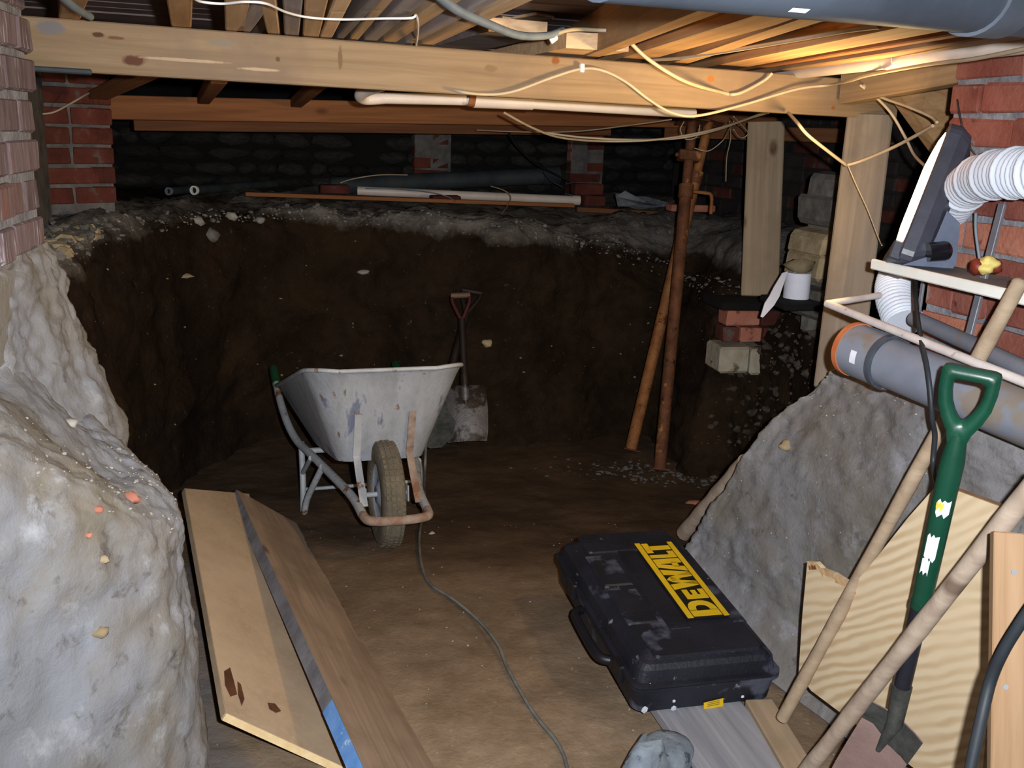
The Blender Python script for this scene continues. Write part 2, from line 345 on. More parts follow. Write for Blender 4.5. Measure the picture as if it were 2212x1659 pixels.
    def thing(s, name, mat, label, cat, group=None, kind=None):
        lo = [min(p[i] for p in s.v) for i in range(3)]; hi = [max(p[i] for p in s.v) for i in range(3)]
        c = V(((lo[0]+hi[0])/2, (lo[1]+hi[1])/2, lo[2]))
        o = bpy.data.objects.new(name, s.mesh(name, mat, Matrix.Translation(-c))); COL.objects.link(o); o.location = c
        tag(o, label, cat, group, kind); return o
    def struct(s, name, mat):
        o = bpy.data.objects.new(name, s.mesh(name, mat)); COL.objects.link(o); o['kind'] = 'structure'; return o
def tag(o, label, cat, group=None, kind=None):
    o['label'] = label; o['category'] = cat
    if group: o['group'] = group
    if kind: o['kind'] = kind
    return o
def empty(name, loc, label, cat, group=None, mat=None, kind=None):
    o = bpy.data.objects.new(name, None); COL.objects.link(o); o.empty_display_size = .1
    o.matrix_basis = mat if mat is not None else Matrix.Translation(V(loc))
    if label: tag(o, label, cat, group, kind)
    elif kind: o['kind'] = kind
    return o
def frame(o, x, y, z):
    return Matrix.Translation(V(o)) @ Matrix((V(x), V(y), V(z))).transposed().to_4x4()
def cr(pts, n):
    """smooth curve through points"""
    pts = [V(p) for p in pts]; out = []; k = len(pts)-1
    for i in range(n+1):
        u = i/n*k; j = min(int(u), k-1); f = u-j
        p0, p1, p2, p3 = pts[max(j-1, 0)], pts[j], pts[j+1], pts[min(j+2, k)]
        out.append(.5*((2*p1)+(p2-p0)*f+(2*p0-5*p1+4*p2-p3)*f*f+(3*p1-p0-3*p2+p3)*f**3))
    return out
def timber(name, p0, p1, w, h, mat, label=None, cat=None, group=None, parent=None, upv=Z, ch=.003, knob=None):
    """squared timber from p0 to p1 (axis); own frame has X along the grain"""
    p0, p1 = V(p0), V(p1); x = (p1-p0).normalized(); y = V(upv).cross(x).normalized(); z = x.cross(y); L = (p1-p0).length
    mb = MB().box((0, 0, 0), (L/2, 0, 0), (0, w/2, 0), (0, 0, h/2), ch)
    F = frame((p0+p1)/2, x, y, z)
    o = bpy.data.objects.new(name, mb.mesh(name, mat)); COL.objects.link(o)
    if parent is not None:
        o.parent = parent; o.matrix_basis = parent.matrix_basis.inverted() @ F
    else: o.matrix_basis = F
    if cat: tag(o, label, cat, group)
    return o
def cable(name, pts, r, mat, label, n=60, group=None, seg=6, cat='cable'):
    return MB().tube(cr([pnt(p) if len(p) == 3 and not isinstance(p, V) else p for p in pts], n), r, seg).thing(name, mat, label, cat, group)
def fbm(p, f, o=4): 
    return sum(NZ.noise(p*(f*2**i))/2**i for i in range(o))
def sheet(name, rows, nu, nv, amps, mat, kind='structure', keep=None):
    """earth surface through rows of points, roughened along its normals"""
    cols = [cr(r_, nu) for r_ in rows]; g = [cr([c[i] for c in cols], nv) for i in range(nu+1)]
    P = [[V(g[i][j]) for j in range(nv+1)] for i in range(nu+1)]; N = [[None]*(nv+1) for _ in range(nu+1)]
    for i in range(nu+1):
        for j in range(nv+1):
            a = P[min(i+1, nu)][j]-P[max(i-1, 0)][j]; b = P[i][min(j+1, nv)]-P[i][max(j-1, 0)]
            n = a.cross(b); N[i][j] = n.normalized() if n.length > 1e-9 else V((0, 0, 1))
    Q = [[P[i][j]+N[i][j]*sum(a*fbm(P[i][j], f) for f, a in amps) for j in range(nv+1)] for i in range(nu+1)]
    mb = MB(); w = nv+1
    mb.add([q for r_ in Q for q in r_], [(i*w+j, (i+1)*w+j, (i+1)*w+j+1, i*w+j+1) for i in range(nu) for j in range(nv)], True)
    o = mb.struct(name, mat)
    if kind != 'structure': o['kind'] = kind
    return o, Q, N
def scatter(name, pts, mat, lo, hi, parent=None, seed=1, label=None, cat=None, flat=.6):
    """a countless strew of chips: one object of real little stones"""
    rg = random.Random(seed); mb = MB()
    for p in pts:
        r_ = lo+(hi-lo)*rg.random()**2.2; rot = Matrix.Rotation(rg.random()*6.3, 3, 'Z') @ Matrix.Rotation(rg.random()*1.2-.6, 3, 'X')
        mb.blob(p+V((0, 0, r_*.1)), r_, r_*(.6+.4*rg.random()), r_*flat, rg.random()*50, .4, 1, rot)
    return mb.thing(name, mat, label, cat, None, 'stuff')
BV = {}
def brick_mesh(kind, l, w, h, mat):
    k = (kind, round(l, 3), round(w, 3), round(h, 3), mat)
    if k not in BV:
        mb = MB().box((0, 0, 0), (l/2, 0, 0), (0, w/2, 0), (0, 0, h/2), .005)
        rg = random.Random(len(BV)); mb.v = [p+V((rg.uniform(-1, 1), rg.uniform(-1, 1), rg.uniform(-1, 1)))*.0025 for p in mb.v]
        BV[k] = mb.mesh('brick', mat)
    return BV[k]
def bricks(parent, p0, udir, ndir, length, rows, mats, l=.215, h=.065, j=.011, w=.10, seed=3, proud=.004, start=0, skip=None, ragged=0):
    """courses of bricks from p0 along udir, outer face towards ndir; each brick an object"""
    rg = random.Random(seed); u, n = V(udir).normalized(), V(ndir).normalized(); hl = (l-j)/2
    for r_ in range(rows):
        x = rg.uniform(0, ragged); head = (r_+start) % 2
        seq = [hl if head else l]
        while x < length-.03:
            bl = min(seq[-1], length-x)
            seq.append(rg.choice((l, l, hl)))
            if not (skip and skip(r_, x)):
                m = rg.choice(mats); f = rg.uniform(-proud, proud*1.5)
                o = bpy.data.objects.new('brick', brick_mesh('b', bl, w, h, m)); COL.objects.link(o); o.parent = parent
                c = V(p0)+u*(x+bl/2)+Z*((h+j)*r_+h/2)+n*(f-w/2)
                a = rg.uniform(-.012, .012); x_ = (u*cos(a)+Z*sin(a)*.5).normalized(); y_ = Z.cross(x_).normalized()
                o.matrix_basis = parent.matrix_basis.inverted() @ frame(c, x_, y_, x_.cross(y_))
            x += bl+j
# ------------------------------------------------------------- the ground
def fz(y): 
    k = max(0., min(1., (y-3.2)/1.3)); return -.10*k*k*(3-2*k)
g_rows = []
for y in [1.0+.5*i for i in range(10)]:
    g_rows.append([V((x, y, fz(y))) for x in [-2.4+.5*i for i in range(10)]])
floor_o, FQ, FN = sheet('floor', g_rows, 190, 190, [(1.2, .012), (6, .006), (22, .004)], 'floor')

edge = [(60, 600, 2.35), (105, 570, 2.8), (180, 530, 3.4), (300, 490, 4.1), (450, 470, 4.75), (600, 462, 5.05), (750, 468, 5.15), (900, 480, 5.12), (1100, 500, 5.1),
        (1250, 522, 5.3), (1350, 545, 5.5), (1470, 590, 5.5), (1555, 632, 4.95), (1650, 664, 4.86), (1740, 662, 4.4), (1800, 660, 3.9), (1850, 660, 3.5)]
E = [pnt(e) for e in edge]; ctr = V((-.1, 3.0, 0))
def inset(p, k, z):
    d_ = V((ctr.x-p.x, ctr.y-p.y, 0)).normalized(); return V((p.x+d_.x*k, p.y+d_.y*k, z))
slope = [0, 0, 0, 0, 0, 0, 0, 0, .02, .06, .10, .12, .14, .12, .06, .04, .0]
pit_rows = [[inset(p, .16+s_*1.3, -.2) for p, s_ in zip(E, slope)],
            [inset(p, .13+s_*1.1, .12) for p, s_ in zip(E, slope)],
            [inset(p, .10+s_*.7, .45) for p, s_ in zip(E, slope)],
            [inset(p, .06+s_*.3, p.z-.14) for p, s_ in zip(E, slope)],
            [inset(p, .0, p.z) for p in E],
            [inset(p, -.12, p.z+.03) for p in E],
            [inset(p, -.6, max(p.z+.03, 1.02)) for p in E],
            [inset(p, -2.4, 1.06) for p in E]]
pit_o, PQ, PN = sheet('wall_back_earth', pit_rows, 260, 150, [(2.2, .05), (7, .028), (20, .012)], 'pit')

# foreground earth bank on the left
pathL = [(V((-2.1, .95, 0)), 1.12), (V((-1.25, 1.02, 0)), 1.13), (V((-.87, 1.16, 0)), 1.11), (V((-.695, 1.42, 0)), 1.02), (V((-.595, 1.66, 0)), .85), (V((-.62, 1.82, 0)), .82), (V((-.73, 1.95, 0)), .85), (V((-.90, 2.10, 0)), .89), (V((-1.12, 2.36, 0)), .94), (V((-1.4, 2.8, 0)), 1.0)]
q0 = V((-1.75, 2.0, 0))
def towards(p, k, z):
    d_ = V((q0.x-p.x, q0.y-p.y, 0)).normalized(); return V((p.x+d_.x*k, p.y+d_.y*k, z))
bl_rows = [[towards(p, -.02, -.1) for p, h_ in pathL], [towards(p, -.01, .3) for p, h_ in pathL], [towards(p, 0, h_*.72) for p, h_ in pathL],
           [towards(p, .02, h_-.07) for p, h_ in pathL], [towards(p, .08, h_+.005) for p, h_ in pathL], [towards(p, .2, h_+.05) for p, h_ in pathL], [towards(p, .42, max(h_+.06, 1.09)) for p, h_ in pathL], [towards(p, .8, 1.12) for p, h_ in pathL]]
bankl_o, LQ, LN = sheet('wall_left_earth', bl_rows, 170, 150, [(2.4, .03), (8, .010), (26, .006), (60, .003)], 'bank_left')

# earth bank on the right, its far edge cut off above the pit
crest = [(1440, 1290, 3.28), (1492, 1190, 3.34), (1530, 1130, 3.26), (1600, 1008, 3.08), (1690, 900, 2.92), (1755, 850, 2.82), (1800, 805, 2.74), (1850, 772, 2.7), (1960, 740, 2.75)]
CR = [pnt(c) for c in crest]
def shift(p, dx, dy, dz): return V((p.x+dx, p.y+dy, p.z+dz))
br_rows = [[V((p.x+.55, p.y+.75, p.z-.45)) for p in CR],
           [V((p.x+.14, p.y+.12, p.z-.10)) for p in CR],
           CR,
           [shift(p, .02, -.08, .015) for p in CR],
           [V((1.09-.64*(1.09-p.x), p.y-.45, p.z*.99)) for p in CR],
           [V((1.16-.34*(1.16-p.x), p.y-.9, p.z*.99)) for p in CR],
           [V((1.25-.2*(1.25-p.x), p.y-1.5, p.z*.98)) for p in CR]]
bankr_o, RQ, RN = sheet('wall_right_earth', br_rows, 120, 130, [(2.2, .022), (7, .010), (24, .007), (60, .003)], 'bank_right')

from mathutils.bvhtree import BVHTree
def tree(Q):
    w = len(Q[0]); return BVHTree.FromPolygons([q for r_ in Q for q in r_], [(i*w+j, (i+1)*w+j, (i+1)*w+j+1, i*w+j+1) for i in range(len(Q)-1) for j in range(w-1)])
BT = {'l': tree(LQ), 'r': tree(RQ), 'p': tree(PQ), 'f': tree(FQ)}
def hit(k, px, py):
    h_ = BT[k].ray_cast(C0, ray(px, py).normalized()); return h_[0]

# ------------------------------------------------------------- timber frame overhead
BP0, BP1 = at(60, 92, 2.19), at(1833, 211.5, 3.05)
bx = (BP1-BP0).normalized(); by = Z.cross(bx).normalized()
bm0 = BP0-bx*.12+by*.03; bm1 = BP1+bx*.20+by*.03
beam = timber('timber_beam', bm0, bm1, .06, .112, 'beam', 'long pale pine beam crossing the cellar in front, lit yellow by the lamp', 'beam')
bi = beam.matrix_basis.inverted()
def bmk(px, py, rx, rz, c): return (bi @ onp(px, py, BP0, by), rx, rz, c)
M['beam_front'] = wood('marked pine beam', (120, 98, 72), (144, 120, 92), (84, 54, 34), stain=(118, 98, 80), marks=[bmk(290, 131, .028, .012, (86, 50, 34)), bmk(212, 75, .014, .006, (78, 50, 34)), bmk(250, 82, .02, .004, (104, 72, 46)), bmk(110, 60, .03, .016, (112, 106, 104)), bmk(480, 92, .035, .008, (126, 112, 96)), bmk(735, 125, .006, .03, (110, 86, 60)), bmk(600, 128, .006, .006, (90, 70, 50)), bmk(1200, 130, .012, .012, (118, 72, 34)), bmk(1535, 170, .014, .010, (150, 92, 46)), bmk(1800, 233, .008, .006, (130, 74, 40)), bmk(560, 150, .05, .004, (170, 146, 118)), bmk(400, 130, .10, .004, (168, 144, 116)), bmk(880, 95, .03, .004, (112, 76, 42)), bmk(1060, 148, .02, .01, (118, 96, 70))])
beam.data.materials[0] = M['beam_front']
def onbeam(px, py, off=.006): return onp(px, py, BP0-by*off, by)
SP0, SP1 = at(200, 231, 4.25), at(800, 242.5, 4.74)
sx_ = (SP1-SP0).normalized(); sy_ = Z.cross(sx_).normalized()
timber('timber_beam', SP0, SP0+sx_*4.0, .06, .1, 'beam_red', 'reddish pine beam running behind the front beam, end built into the brick pier', 'beam')
timber('timber_beam', at(288, 268, 4.75), at(288, 268, 4.75)+sx_*2.6+Z*.0, .06, .06, 'plate', 'thin dark timber plate just below the reddish beam', 'beam')

# ceiling: boards on joists
ceil_z = 1.80
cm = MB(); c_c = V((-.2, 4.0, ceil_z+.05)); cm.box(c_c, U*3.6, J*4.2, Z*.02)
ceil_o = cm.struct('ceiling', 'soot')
rg = random.Random(5)
for i in range(44):
    c = c_c+J*(-3.1+i*.15)+Z*(-.031-rg.uniform(0, .006)); me = None
    F = frame(c, U, Z.cross(U), Z)
    mb = MB().box((0, 0, 0), (3.5, 0, 0), (0, .071, 0), (0, 0, .01), .003)
    o = bpy.data.objects.new('floorboard', mb.mesh('floorboard', 'ceiling') if i == 0 else fb_me); COL.objects.link(o)
    if i == 0: fb_me = o.data
    o.parent = ceil_o; o.matrix_basis = F
def joist(a, b, w=.05, h=.1, mat='joist', zb=1.703, back=3.0, name='joist', label=None, cat=None, group=None, up=0., parent=None, fwd=.0):
    """timber lying across the beam: a = picture point where its underside leaves the beam, b = where it leaves the frame or ends"""
    p, q = az(a[0], a[1], zb), az(b[0], b[1], zb); d_ = (q-p).normalized()
    return timber(name, p-d_*back+Z*(h/2-up), q+d_*fwd+Z*(h/2), w, h, mat, label, cat, group, parent)
for a, b, w in [((392, 60), (385, -40), .045), ((150, 42), (175, -40), .045), ((1450, 143), (1800, 28), .05), ((1655, 161), (2240, 74), .065), ((1760, 168), (2300, 120), .045), ((1260, 130), (1700, -40), .045)]:
    joist(a, b, w, .115, 'joist', parent=ceil_o, back=3.6, fwd=.4)
# timbers stored on top of the front beam
store = [((508, 66), (516, -40), .045, .03, 'tan_timber'), ((527, 67), (600, -40), .035, .045, 'grey_timber'), ((590, 70), (570, -40), .03, .03, 'tan_timber'),
         ((630, 74), (634, -40), .035, .045, 'grey_timber'), ((672, 78), (690, -40), .04, .03, 'tan_timber'), ((705, 80), (760, -40), .03, .025, 'tan_timber'),
         ((735, 84), (850, -40), .02, .045, 'grey_timber'), ((765, 86), (870, -40), .022, .02, 'tan_timber'), ((800, 88), (945, -40), .035, .03, 'grey_timber'),
         ((840, 92), (1035, -40), .035, .045, 'tan_timber'), ((880, 96), (1140, -40), .022, .045, 'grey_timber'), ((918, 99), (1150, -10), .035, .03, 'tan_timber')]
lab = ['tan batten lying straight over the front beam, first of the stored timbers', 'grey batten slanting across the tan one on the beam', 'short tan lath slanting the other way behind the grey batten', 'grey batten beside the first white cable loop over the beam',
       'broad tan batten under the white cable loop', 'narrow tan lath next to the broad tan batten', 'grey lath slanting right above the beam knots', 'tan lath slanting right beside a grey lath',
       'grey batten just left of the dangling white cable end', 'deep tan batten behind the dangling white cable end', 'grey batten just right of the dangling white cable end', 'tan batten running up under the thick grey flex']
for i, ((a, b, w, h, m), lb) in enumerate(zip(store, lab)):
    joist(a, b, w, h, m, back=.9+.3*(i % 3), name='stored_timber', label=lb, cat='timber', group='timbers stored on the front beam', zb=1.703, fwd=.25 if b[1] < 0 else 0)
for a, b, w, h, m, lb in [((1350, 134), (1770, 10), .09, .022, 'joist', 'flat pine board over the front beam, third left of the white waste pipe'), ((1540, 151), (2060, 50), .10, .022, 'joist', 'flat pine board over the front beam, second left of the white waste pipe'), ((1590, 156), (2140, 66), .03, .05, 'beam_red', 'reddish batten on edge between flat boards left of the white waste pipe')]:
    joist(a, b, w, h, m, back=1.6, name='stored_board', label=lb, cat='timber', group='timbers stored on the front beam', zb=1.706, fwd=.1)
store2 = [((560, 66), (640, -40), .03, .02, 'grey_timber', 'grey lath on top of the stored timbers, steepest of the upper layer'), ((690, 76), (700, -40), .05, .02, 'tan_timber', 'tan lath on top of the stored timbers above the white cable'), ((790, 80), (900, -40), .06, .02, 'grey_timber', 'grey board on top of the stored timbers near the middle'), ((870, 84), (1090, -40), .05, .025, 'tan_timber', 'tan board on top of the stored timbers under the thick grey flex'), ((600, 60), (560, -40), .035, .02, 'grey_timber', 'grey lath leaning left on top of the stored timbers')]
for i, (a, b, w, h, m, lb) in enumerate(store2):
    joist(a, b, w, h, m, back=.8, name='stored_timber', label=lb, cat='timber', group='timbers stored on the front beam', zb=1.752+.021*(i % 2), fwd=.2)
# sawn planks whose ends stick out over the beam
def plank_end(corners, depth_z, thick, back, mat, label):
    p, q = az(*corners[0], depth_z), az(*corners[1], depth_z)          # lower edge of the sawn end
    w = (q-p); c = (p+q)/2; d_ = (V((0, 0, 1)).cross(w)).normalized()
    if d_.y < 0: d_ = -d_
    d_ = (J*.75+d_*.25).normalized(); d_.z = 0
    y = w.normalized(); x = -d_
    root = empty('stored_plank', c, label, 'plank', 'planks stored on the front beam')
    MB().prism([p, q, q+Z*thick, p+Z*thick], d_*back).part('plank_body', mat, root)
    MB().prism([p-d_*.002, q-d_*.002, q-d_*.002+Z*thick, p-d_*.002+Z*thick], d_*.003).part('sawn_end', 'tan_timber', root, label='pale freshly sawn end')
    return root
plank_end([(1055, 68), (1181, 78)], 1.745, .035, 1.2, 'grey_timber', 'plank with pale sawn end above the thick grey flex')
plank_end([(1222, 104), (1357, 112)], 1.706, .040, 1.2, 'tan_timber', 'plank with pale sawn end right beside the beige cable clip')
plank_end([(1085, 40), (1130, 46)], 1.80, .025, 1.0, 'grey_timber', 'short greyish batten end above the sawn planks, left of two')
plank_end([(1160, 32), (1196, 40)], 1.80, .02, 1.0, 'tan_timber', 'small batten end above the sawn planks, right of two')
# struts between the beams
timber('timber_strut', at(440, 214, 4.25), at(472, 165, 2.9), .05, .04, 'beam_red', 'upright reddish strut seen between front and rear beam', 'timber')
timber('timber_strut', at(640, 222, 4.5), at(720, 150, 3.0), .05, .04, 'beam_red', 'slanting reddish strut between front and rear beam', 'timber')
timber('timber_strut', at(215, 205, 3.7), at(335, 148, 2.9), .07, .03, 'beam_red', 'brown board end slanting above the far brick pier', 'timber')
# right-hand posts and brace
def post(pt, pb, d, db, w, dep, mat, label, ya=-16):
    a, b = at(*pt, d), at(*pb, db); a = V((a.x, a.y, a.z)); 
    xd = V((cos(R(ya)), sin(R(ya)), 0)); x = (a-b).normalized(); y = (xd-x*xd.dot(x)).normalized(); z = x.cross(y)
    L = (a-b).length; o = bpy.data.objects.new('timber_post', MB().box((0, 0, 0), (L/2, 0, 0), (0, w/2, 0), (0, 0, dep/2), .004).mesh('timber_post', mat)); COL.objects.link(o)
    o.matrix_basis = frame((a+b)/2+V((-xd.y, xd.x, 0))*dep/2, x, y, z); return tag(o, label, 'post')
post((1879, 255), (1806, 850), 3.07, 3.02, .135, .09, 'post_near', 'near pale timber post under the front beam, behind the lamp rack', -19)
post((1655, 268), (1640, 645), 4.75, 4.72, .172, .10, 'post', 'far pale timber post standing on the red brick stub', -13)
br = [onp(x, y, BP1-by*.18, by) for x, y in ((1925, 178), (2100, 150), (2100, 330), (2035, 330))]
MB().prism(br, by*.05).thing('corner_brace', 'joist', 'triangular timber brace between the front beam and right brick wall', 'brace')
timber('timber_noggin', at(1830, 192, 3.0), at(2140, 128, 2.35), .05, .09, 'beam', 'short timber along the top of right brick wall under the white pipe', 'timber')
timber('timber_beam', at(1440, 283, 5.6), at(2050, 300, 4.6), .05, .07, 'plate', 'dark timber and pipe ledge behind the two posts', 'beam')
MB().box(at(105, 151, 2.24), bx*.09, by*.03, Z*.006, .003).thing('slate_shim', 'pipe_black', 'dark slate shim wedged under the left end of the front beam', 'slate')

# ------------------------------------------------------------- brickwork
# left pier, side face running away from the camera
pf = at(92, 480, 2.12); pf = V((pf.x, pf.y, 0)); pd = V((.215, -.977, 0)).normalized(); pn = V((.977, .215, 0)).normalized()
pier = empty('brick_pier', V((pf.x-.3, pf.y-.2, 1.02)), 'dusty brick pier close on the left, standing on the pale earth bank', 'pier')
mb = MB(); c = pf+pd*.5-pn*.21; mb.box(V((c.x, c.y, 1.42)), pd*.49, pn*.203, Z*.40); mb.part('mortar_core', 'mortar', pier)
bricks(pier, V((pf.x, pf.y, 1.222)), pd, pn, 1.0, 8, ['brick_dusty', 'brick_dusty', 'brick_dusty2'], seed=11, proud=.005, h=.066, j=.013)
for k in range(8):   # far end face
    bo = bpy.data.objects.new('brick', brick_mesh('b', .20, .1, .066, 'brick_dusty')); COL.objects.link(bo); bo.parent = pier
    bo.matrix_basis = pier.matrix_basis.inverted() @ frame(V((pf.x, pf.y, 1.222+.033+k*.079))-pn*.215-pd*(-.053), -pn, -pd, Z)
for k in range(8):   # near end face
    for q in (0, 1):
        bo = bpy.data.objects.new('brick', brick_mesh('b', .20, .1, .066, 'brick_dusty')); COL.objects.link(bo); bo.parent = pier
        bo.matrix_basis = pier.matrix_basis.inverted() @ frame(V((pf.x, pf.y, 1.222+.033+k*.079))-pn*(.115+.215*q)+pd*.955, pn, -pd, Z)
# rendered plinth and the earth slumping from under its far end
c = pf+pd*.48-pn*.20; MB().box(V((c.x, c.y, 1.13)), pd*.50, pn*.208, Z*.085, .012).part('plinth', 'plaster', pier, label='pale rendered plinth')
fpath = [(pf-pn*.5-pd*.1, -pd, 1.), (pf-pn*.2-pd*.06, -pd, 1.), (pf-pn*.02-pd*.03, (pn*.55-pd).normalized(), 1.), (pf+pd*.06+pn*.015, (pn-pd*.3).normalized(), .9), (pf+pd*.22+pn*.008, pn, .62), (pf+pd*.42-pn*.01, pn, .25), (pf+pd*.6-pn*.05, pn, 0.)]
foot_rows = [[V((p.x, p.y, 0))+d_*out*k+Z*z_ for p, d_, k in fpath] for z_, out in ((1.23, -.012), (1.17, .02), (1.08, .05), (.98, .085), (.86, .13), (.74, .16))]
sheet('wall_left_footing', foot_rows, 90, 60, [(5, .018), (14, .014), (40, .006)], 'bank_left')

# far-left pier
fp = at(252, 434, 4.05); fl = at(40, 426, 3.75); fu = V((fp.x-fl.x, fp.y-fl.y, 0)).normalized(); fn = V((fu.y, -fu.x, 0))
if fn.y > 0: fn = -fn
pier2 = empty('brick_pier', V((fp.x-.3, fp.y, 1.13)), 'sooty red brick pier at the far left carrying the reddish beam', 'pier')
L2 = (fp-fl).length; b0 = V((fl.x, fl.y, 1.155))
c = b0+fu*(L2/2)-fn*.115+Z*.26; MB().box(c, fu*(L2/2-.006), fn*.108, Z*.30).part('mortar_core', 'mortar_dark', pier2)
bricks(pier2, b0, fu, fn, L2, 8, ['brick_dim', 'brick_dim', 'brick_dim', 'brick_dim', 'brick_blackish'], seed=4, proud=.004, h=.064, j=.012)
for k in range(8):
    bo = bpy.data.objects.new('brick', brick_mesh('b', .2, .1, .064, 'brick_dim')); COL.objects.link(bo); bo.parent = pier2
    bo.matrix_basis = pier2.matrix_basis.inverted() @ frame(b0+fu*(L2-.05+.002)-fn*.10+Z*(.032+k*.076), fn, -fu, Z)

# back foundation wall of dark stones
w0 = at(600, 425, 6.45); w1 = at(1300, 450, 7.3); wu = V((w1.x-w0.x, w1.y-w0.y, 0)).normalized(); wn = V((wu.y, -wu.x, 0))
if wn.y > 0: wn = -wn
wb = V((w0.x, w0.y, .95))
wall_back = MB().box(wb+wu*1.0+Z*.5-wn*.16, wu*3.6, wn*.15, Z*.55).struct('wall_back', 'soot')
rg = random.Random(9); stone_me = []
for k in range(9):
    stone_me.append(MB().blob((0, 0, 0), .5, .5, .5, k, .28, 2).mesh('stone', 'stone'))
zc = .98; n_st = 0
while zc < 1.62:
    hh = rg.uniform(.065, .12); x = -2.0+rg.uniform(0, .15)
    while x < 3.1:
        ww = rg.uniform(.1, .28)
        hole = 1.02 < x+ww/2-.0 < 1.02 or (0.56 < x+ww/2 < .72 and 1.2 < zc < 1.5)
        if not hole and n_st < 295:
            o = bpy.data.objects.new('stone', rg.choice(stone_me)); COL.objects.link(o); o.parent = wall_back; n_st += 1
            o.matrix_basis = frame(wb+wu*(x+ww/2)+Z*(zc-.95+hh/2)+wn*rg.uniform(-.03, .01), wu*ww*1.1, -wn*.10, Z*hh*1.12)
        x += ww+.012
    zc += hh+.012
# brick piers built into the back wall
for (px, label, rows, mats) in ((935, 'narrow brick pier let into the dark back wall, behind the big grey pipe', 6, ['brick_dim', 'brick_dim', 'mortar_dark']), (1268, 'wider brick pier in the dark back wall beside the white pipe end', 5, ['brick_dim', 'brick_bright', 'brick_dim'])):
    c = onp(px, 360, wb+wn*.08, wn); root = empty('brick_pier', V((c.x, c.y, 1.0)), label, 'pier')
    MB().box(V((c.x, c.y, 1.27))-wn*.04, wu*.125, wn*.04, Z*.28).part('mortar_core', 'mortar_dark', root)
    bricks(root, V((c.x, c.y, 1.0))-wu*.13, wu, wn, .26, 7, mats, seed=px, w=.07, h=.066, l=.24)
# side walls
wl = at(40, 400, 3.9); wall_left = MB().box(V((wl.x-.3, wl.y+1.2, 1.3)), J*2.2, V((.06, .02, 0)), Z*.65).struct('wall_left', 'mortar_dark')
bricks(wall_left, V((wl.x-.24, wl.y+.1, 1.05))+V((.0, 0, 0)), J, V((cos(R(17)), sin(R(17)), 0)), 2.2, 9, ['brick_dim'], seed=8)
# right brick wall
P0 = at(2020, 450, 2.5); P0 = V((P0.x, P0.y, 0)); wr_n = V((-cos(R(17)), -sin(R(17)), 0)); 
wall_right = MB().box(P0-J*.95-wr_n*.17+Z*1.25, J*.943, wr_n*.16, Z*.47).struct('wall_right', 'mortar')
def skipr(r_, x): return r_ >= 9 and x < .13
bricks(wall_right, V((P0.x, P0.y, .79)), -J, wr_n, 1.5, 12, ['brick', 'brick', 'brick_bright'], seed=21, proud=.007, h=.066, j=.013, w=.1, start=1)
for k in range(12):
    bo = bpy.data.objects.new('brick', brick_mesh('b', .21, .1, .066, 'brick_bright' if k > 8 else 'brick')); COL.objects.link(bo); bo.parent = wall_right
    bo.matrix_basis = frame(V((P0.x, P0.y, .79+.033+k*.079))-wr_n*.13-J*.045, -wr_n, -J, Z)
# darker brick wall beyond the near post
q1 = at(1945, 420, 4.7); q1 = V((q1.x, q1.y, .75)); far_n = V((-cos(R(25)), -sin(R(25)), 0)); 
far_wall = MB().box(q1+J*.6+Z*.5-far_n*.16, J*1.9, far_n*.15, Z*.6).struct('wall_right_far', 'brick_blackish')
bricks(far_wall, q1-J*1.2+far_n*.0, J, far_n, 3.4, 12, ['brick_dim', 'brick_blackish', 'brick_blackish', 'brick_blackish'], seed=31)

# brick stub under the far post
sb = at(1606, 655, 4.62); sd = V((cos(R(12)), sin(R(12)), 0)); sn = V((sd.y, -sd.x, 0))
stub = empty('brick_stub', sb-Z*.3, 'short stub of red bricks on concrete lumps under the far post', 'brickwork')
top = at(1640, 645, 4.72).z
MB().box(V((sb.x, sb.y, top-.018))+sd*.09-sn*.08, sd*.21, sn*.12, Z*.018, .004).part('packing_slate', 'soot', stub, label='dark slate packing')
for (x0, l_, row, m) in ((-.085, .165, 0, 'brick_bright'), (-.095, .075, 1, 'brick_dim'), (-.01, .105, 1, 'brick_bright'), (.09, .2, 0, 'brick_dim'), (.105, .18, 1, 'brick_dim')):
    bo = bpy.data.objects.new('brick', brick_mesh('s', l_, .11, .068, m)); COL.objects.link(bo); bo.parent = stub
    bo.matrix_basis = stub.matrix_basis.inverted() @ frame(V((sb.x, sb.y, top-.075-row*.078))+sd*(x0+l_/2)-sn*.03, sd, Z.cross(sd), Z)
MB().box(V((sb.x, sb.y, top-.26))+sd*(-.055)-sn*.0, sd*.075, sn*.09, Z*.062, .012).part('concrete_lump', 'concrete', stub)
MB().box(V((sb.x, sb.y, top-.27))+sd*(.075)-sn*.0, sd*.052, sn*.09, Z*.062, .012).part('concrete_lump', 'concrete', stub)
# broken masonry column behind the near post
col = at(1770, 640, 4.0); ct = Z
rub = empty('rubble_column', V((col.x, col.y, .75)), 'ragged column of broken masonry just left behind the near post', 'masonry')
rg = random.Random(12)
for (x, y, w, h, m) in ((1800, 405, 50, 60, 'rubble_grey'), (1788, 462, 75, 62, 'rubble_grey'), (1768, 520, 70, 50, 'rubble_tan'), (1760, 570, 70, 60, 'rubble_tan'), (1786, 545, 50, 70, 'rubble_grey'), (1790, 610, 60, 60, 'rubble_grey'), (1770, 650, 80, 60, 'rubble_grey'), (1805, 500, 60, 90, 'rubble_grey'), (1800, 690, 80, 60, 'rubble_grey')):
    p = at(x, y, 4.0+rg.uniform(-.03, .03)); k = 4.0/FPX
    MB().box(p, V((w*k/2, .04, rg.uniform(-.02, .02))), V((-.04, .12, 0)), V((rg.uniform(-.015, .015), 0, h*k/2)), .018).part('stone', m, rub)

